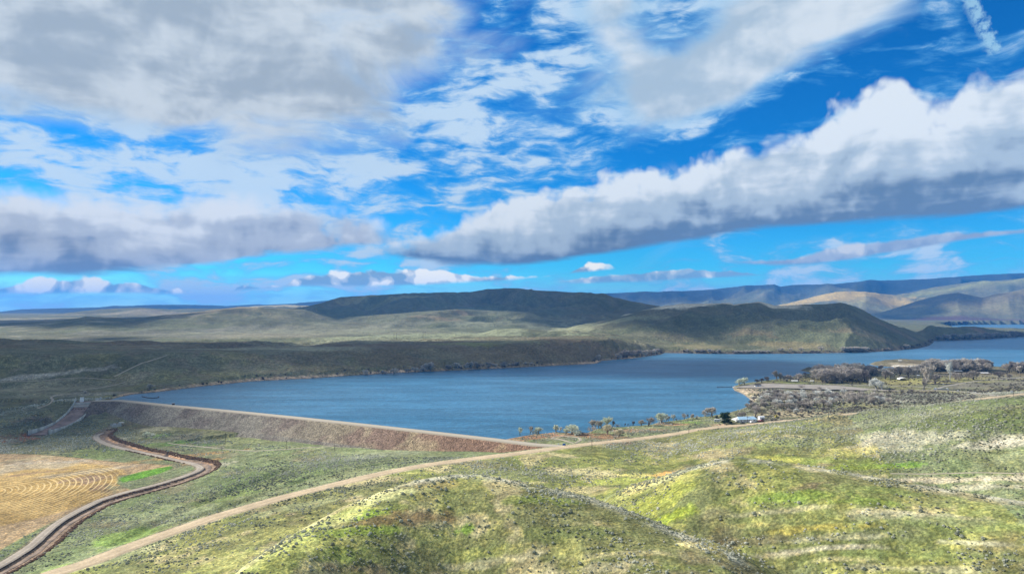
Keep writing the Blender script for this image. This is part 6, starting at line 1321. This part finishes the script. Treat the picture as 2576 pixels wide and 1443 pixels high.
# park shelters
def shelter(x, y, wpx, label, style='flat', roofc=None, rot=0.0):
    P = hit(x, y); D = math.hypot(P[0], P[1]); W_ = wpx * D / F; d = W_ * .55; r = empty('shelter', (P[0], P[1], P[2]), rot); roofc = roofc or WHITE_P
    if style == 'arch':
        V, Fc = [], []; n = 13
        for i in range(n):
            t = PI * i / (n - 1); V += [(-math.cos(t) * W_ / 2, -d / 2, 1.6 + math.sin(t) * W_ * .16), (-math.cos(t) * W_ / 2, d / 2, 1.6 + math.sin(t) * W_ * .16)]
        for i in range(n - 1): Fc.append((2 * i, 2 * i + 2, 2 * i + 3, 2 * i + 1))
        V += [(v[0], v[1], v[2] + .25) for v in V]; Fc += [tuple(q + 2 * n for q in f_)[::-1] for f_ in list(Fc)]; Fc += [(2 * i, 2 * n + 2 * i, 2 * n + 2 * i + 2, 2 * i + 2) for i in range(n - 1)] + [(2 * i + 1, 2 * i + 3, 2 * n + 2 * i + 3, 2 * n + 2 * i + 1) for i in range(n - 1)]
        mesh_np('roof', V, Fc, roofc, False, r); part('back_wall', [(-W_ * .48, W_ * .48, d * .40, d * .45, 0, 1.7)], WOOD, r)
    else:
        zt = 2.6; V = [(-W_ / 2, -d / 2, zt), (W_ / 2, -d / 2, zt), (W_ / 2, d / 2, zt), (-W_ / 2, d / 2, zt), (-W_ / 2, 0, zt + .8), (W_ / 2, 0, zt + .8)]
        mesh_np('roof', V, [(0, 1, 5, 4), (2, 3, 4, 5), (3, 0, 4), (1, 2, 5), (3, 2, 1, 0)], roofc, False, r)
    for sx in (-.44, .44):
        for sy in (-.4, .4): part('post', [(sx * W_ - .12, sx * W_ + .12, sy * d - .12, sy * d + .12, -.3, 1.7 if style == 'arch' else 2.62)], STEEL, r)
    tag(r, label, 'shelter', 'picnic shelters in the park'); return r
shelter(2272, 956, 21, 'white arched picnic shelter on the lawn, dark inside', 'arch'); shelter(2301, 934, 16, 'blue-grey domed shelter by the bay behind the park', 'arch', simple('blue_grey_roof', (.38, .45, .5)))
shelter(2310, 947.5, 6, 'tiny white shelter between two bare park trees', 'flat'); shelter(2409, 936, 17, 'flat white shelter under the tree belt above the pale poplar', 'flat', None, .05); shelter(2474, 941, 18, 'long thin white shelter roof in the open near the park road', 'flat', None, -.05)
shelter(2254, 934, 8, 'small white shelter by the second bay left of the domed one', 'flat'); shelter(2345, 930, 8, 'small white shelter at the left end of the tree belt', 'flat'); shelter(2264, 909.5, 7, 'white-roofed hut at the tip of the farthest spit', 'flat'); shelter(1976, 958, 8, 'white-roofed shelter among brown trees behind the parking lot', 'flat')
for x, w in ((1999, 14), (2043, 8)): shelter(x, 961.5, w, 'long white-roofed shelter on the water side of the parking lot' if w > 10 else 'short white-roofed shelter at the dense grove\'s left edge', 'flat')
P = hit(1906, 972); rb = empty('restroom', (P[0], P[1], P[2]), -.1); part('wall', [(-4, 4, -2.2, 2.2, -.2, 2.6)], WHITE_P, rb)
V = [(-6, -3, 2.7), (6, -3, 2.7), (6, 3, 2.7), (-6, 3, 2.7), (-3.5, 0, 4.2), (3.5, 0, 4.2)]; mesh_np('roof', V, [(0, 1, 5, 4), (2, 3, 4, 5), (3, 0, 4), (1, 2, 5), (3, 2, 1, 0)], simple('dark_roof', (.04, .03, .035)), False, rb); part('door', [(-.5, .5, -2.26, -2.18, 0, 2.1)], GLASS, rb); tag(rb, 'white restroom with a dark hipped roof by the boat ramp', 'restroom')
# dock
a, b = Pz(1803, 972.8, .5), Pz(1842, 972.6, .5); dk = empty('dock', a, math.atan2(b[1] - a[1], b[0] - a[0])); Ld = math.hypot(b[0] - a[0], b[1] - a[1])
part('deck', [(0, Ld, -1.1, 1.1, .1, .45)], WOOD, dk)
for k in range(4): part('pile', [(k * Ld / 3.3 + .5, k * Ld / 3.3 + .9, -1.4, -1.0, -2, 1.1)], WOOD, dk)
tag(dk, 'thin dark dock reaching out from the boat ramp point', 'dock')
RP = [Pz(1842, 972.6, .5), Pz(1862, 969.2, .8), Pz(1886, 967.2, 3.0), Pz(1886, 969.5, 3.0), Pz(1862, 972.2, .8), Pz(1843, 974, .5)]
Vr = [(p[0], p[1], p[2]) for p in RP] + [(p[0], p[1], p[2] - 3) for p in RP]; n = len(RP)
tag(mesh_np('boat_ramp', Vr, [tuple(range(n))[::-1], tuple(range(n, 2 * n))] + [(i, (i + 1) % n, n + (i + 1) % n, n + i) for i in range(n)], CONC, False), 'pale concrete boat ramp sloping into the lake at the point', 'boat ramp')
# guard rail posts along the road by the house read as a dark line
# ------------------------------------------------------------------ haze
hz, B_, p_, o_ = material('haze'); hz.node_tree.nodes.remove(p_)
pv = B_.n('ShaderNodeVolumePrincipled'); pv.inputs['Color'].default_value = (.06, .37, 1.0, 1); pv.inputs['Density'].default_value = HAZE; pv.inputs['Anisotropy'].default_value = .1
B_.L.new(pv.outputs[0], o_.inputs['Volume'])
zt = float(Z1[:, 30:-30].max()) + 60
part_ = mesh_np('haze', *boxes([(-27000, 27000, -300, 29500, -40, zt)]), hz, False); tag(part_, 'thin blue haze over the far hills', 'haze', kind='stuff')
scene.cycles.volume_bounces = 1
print('trees', NT, 'top', zt)
order_labels()
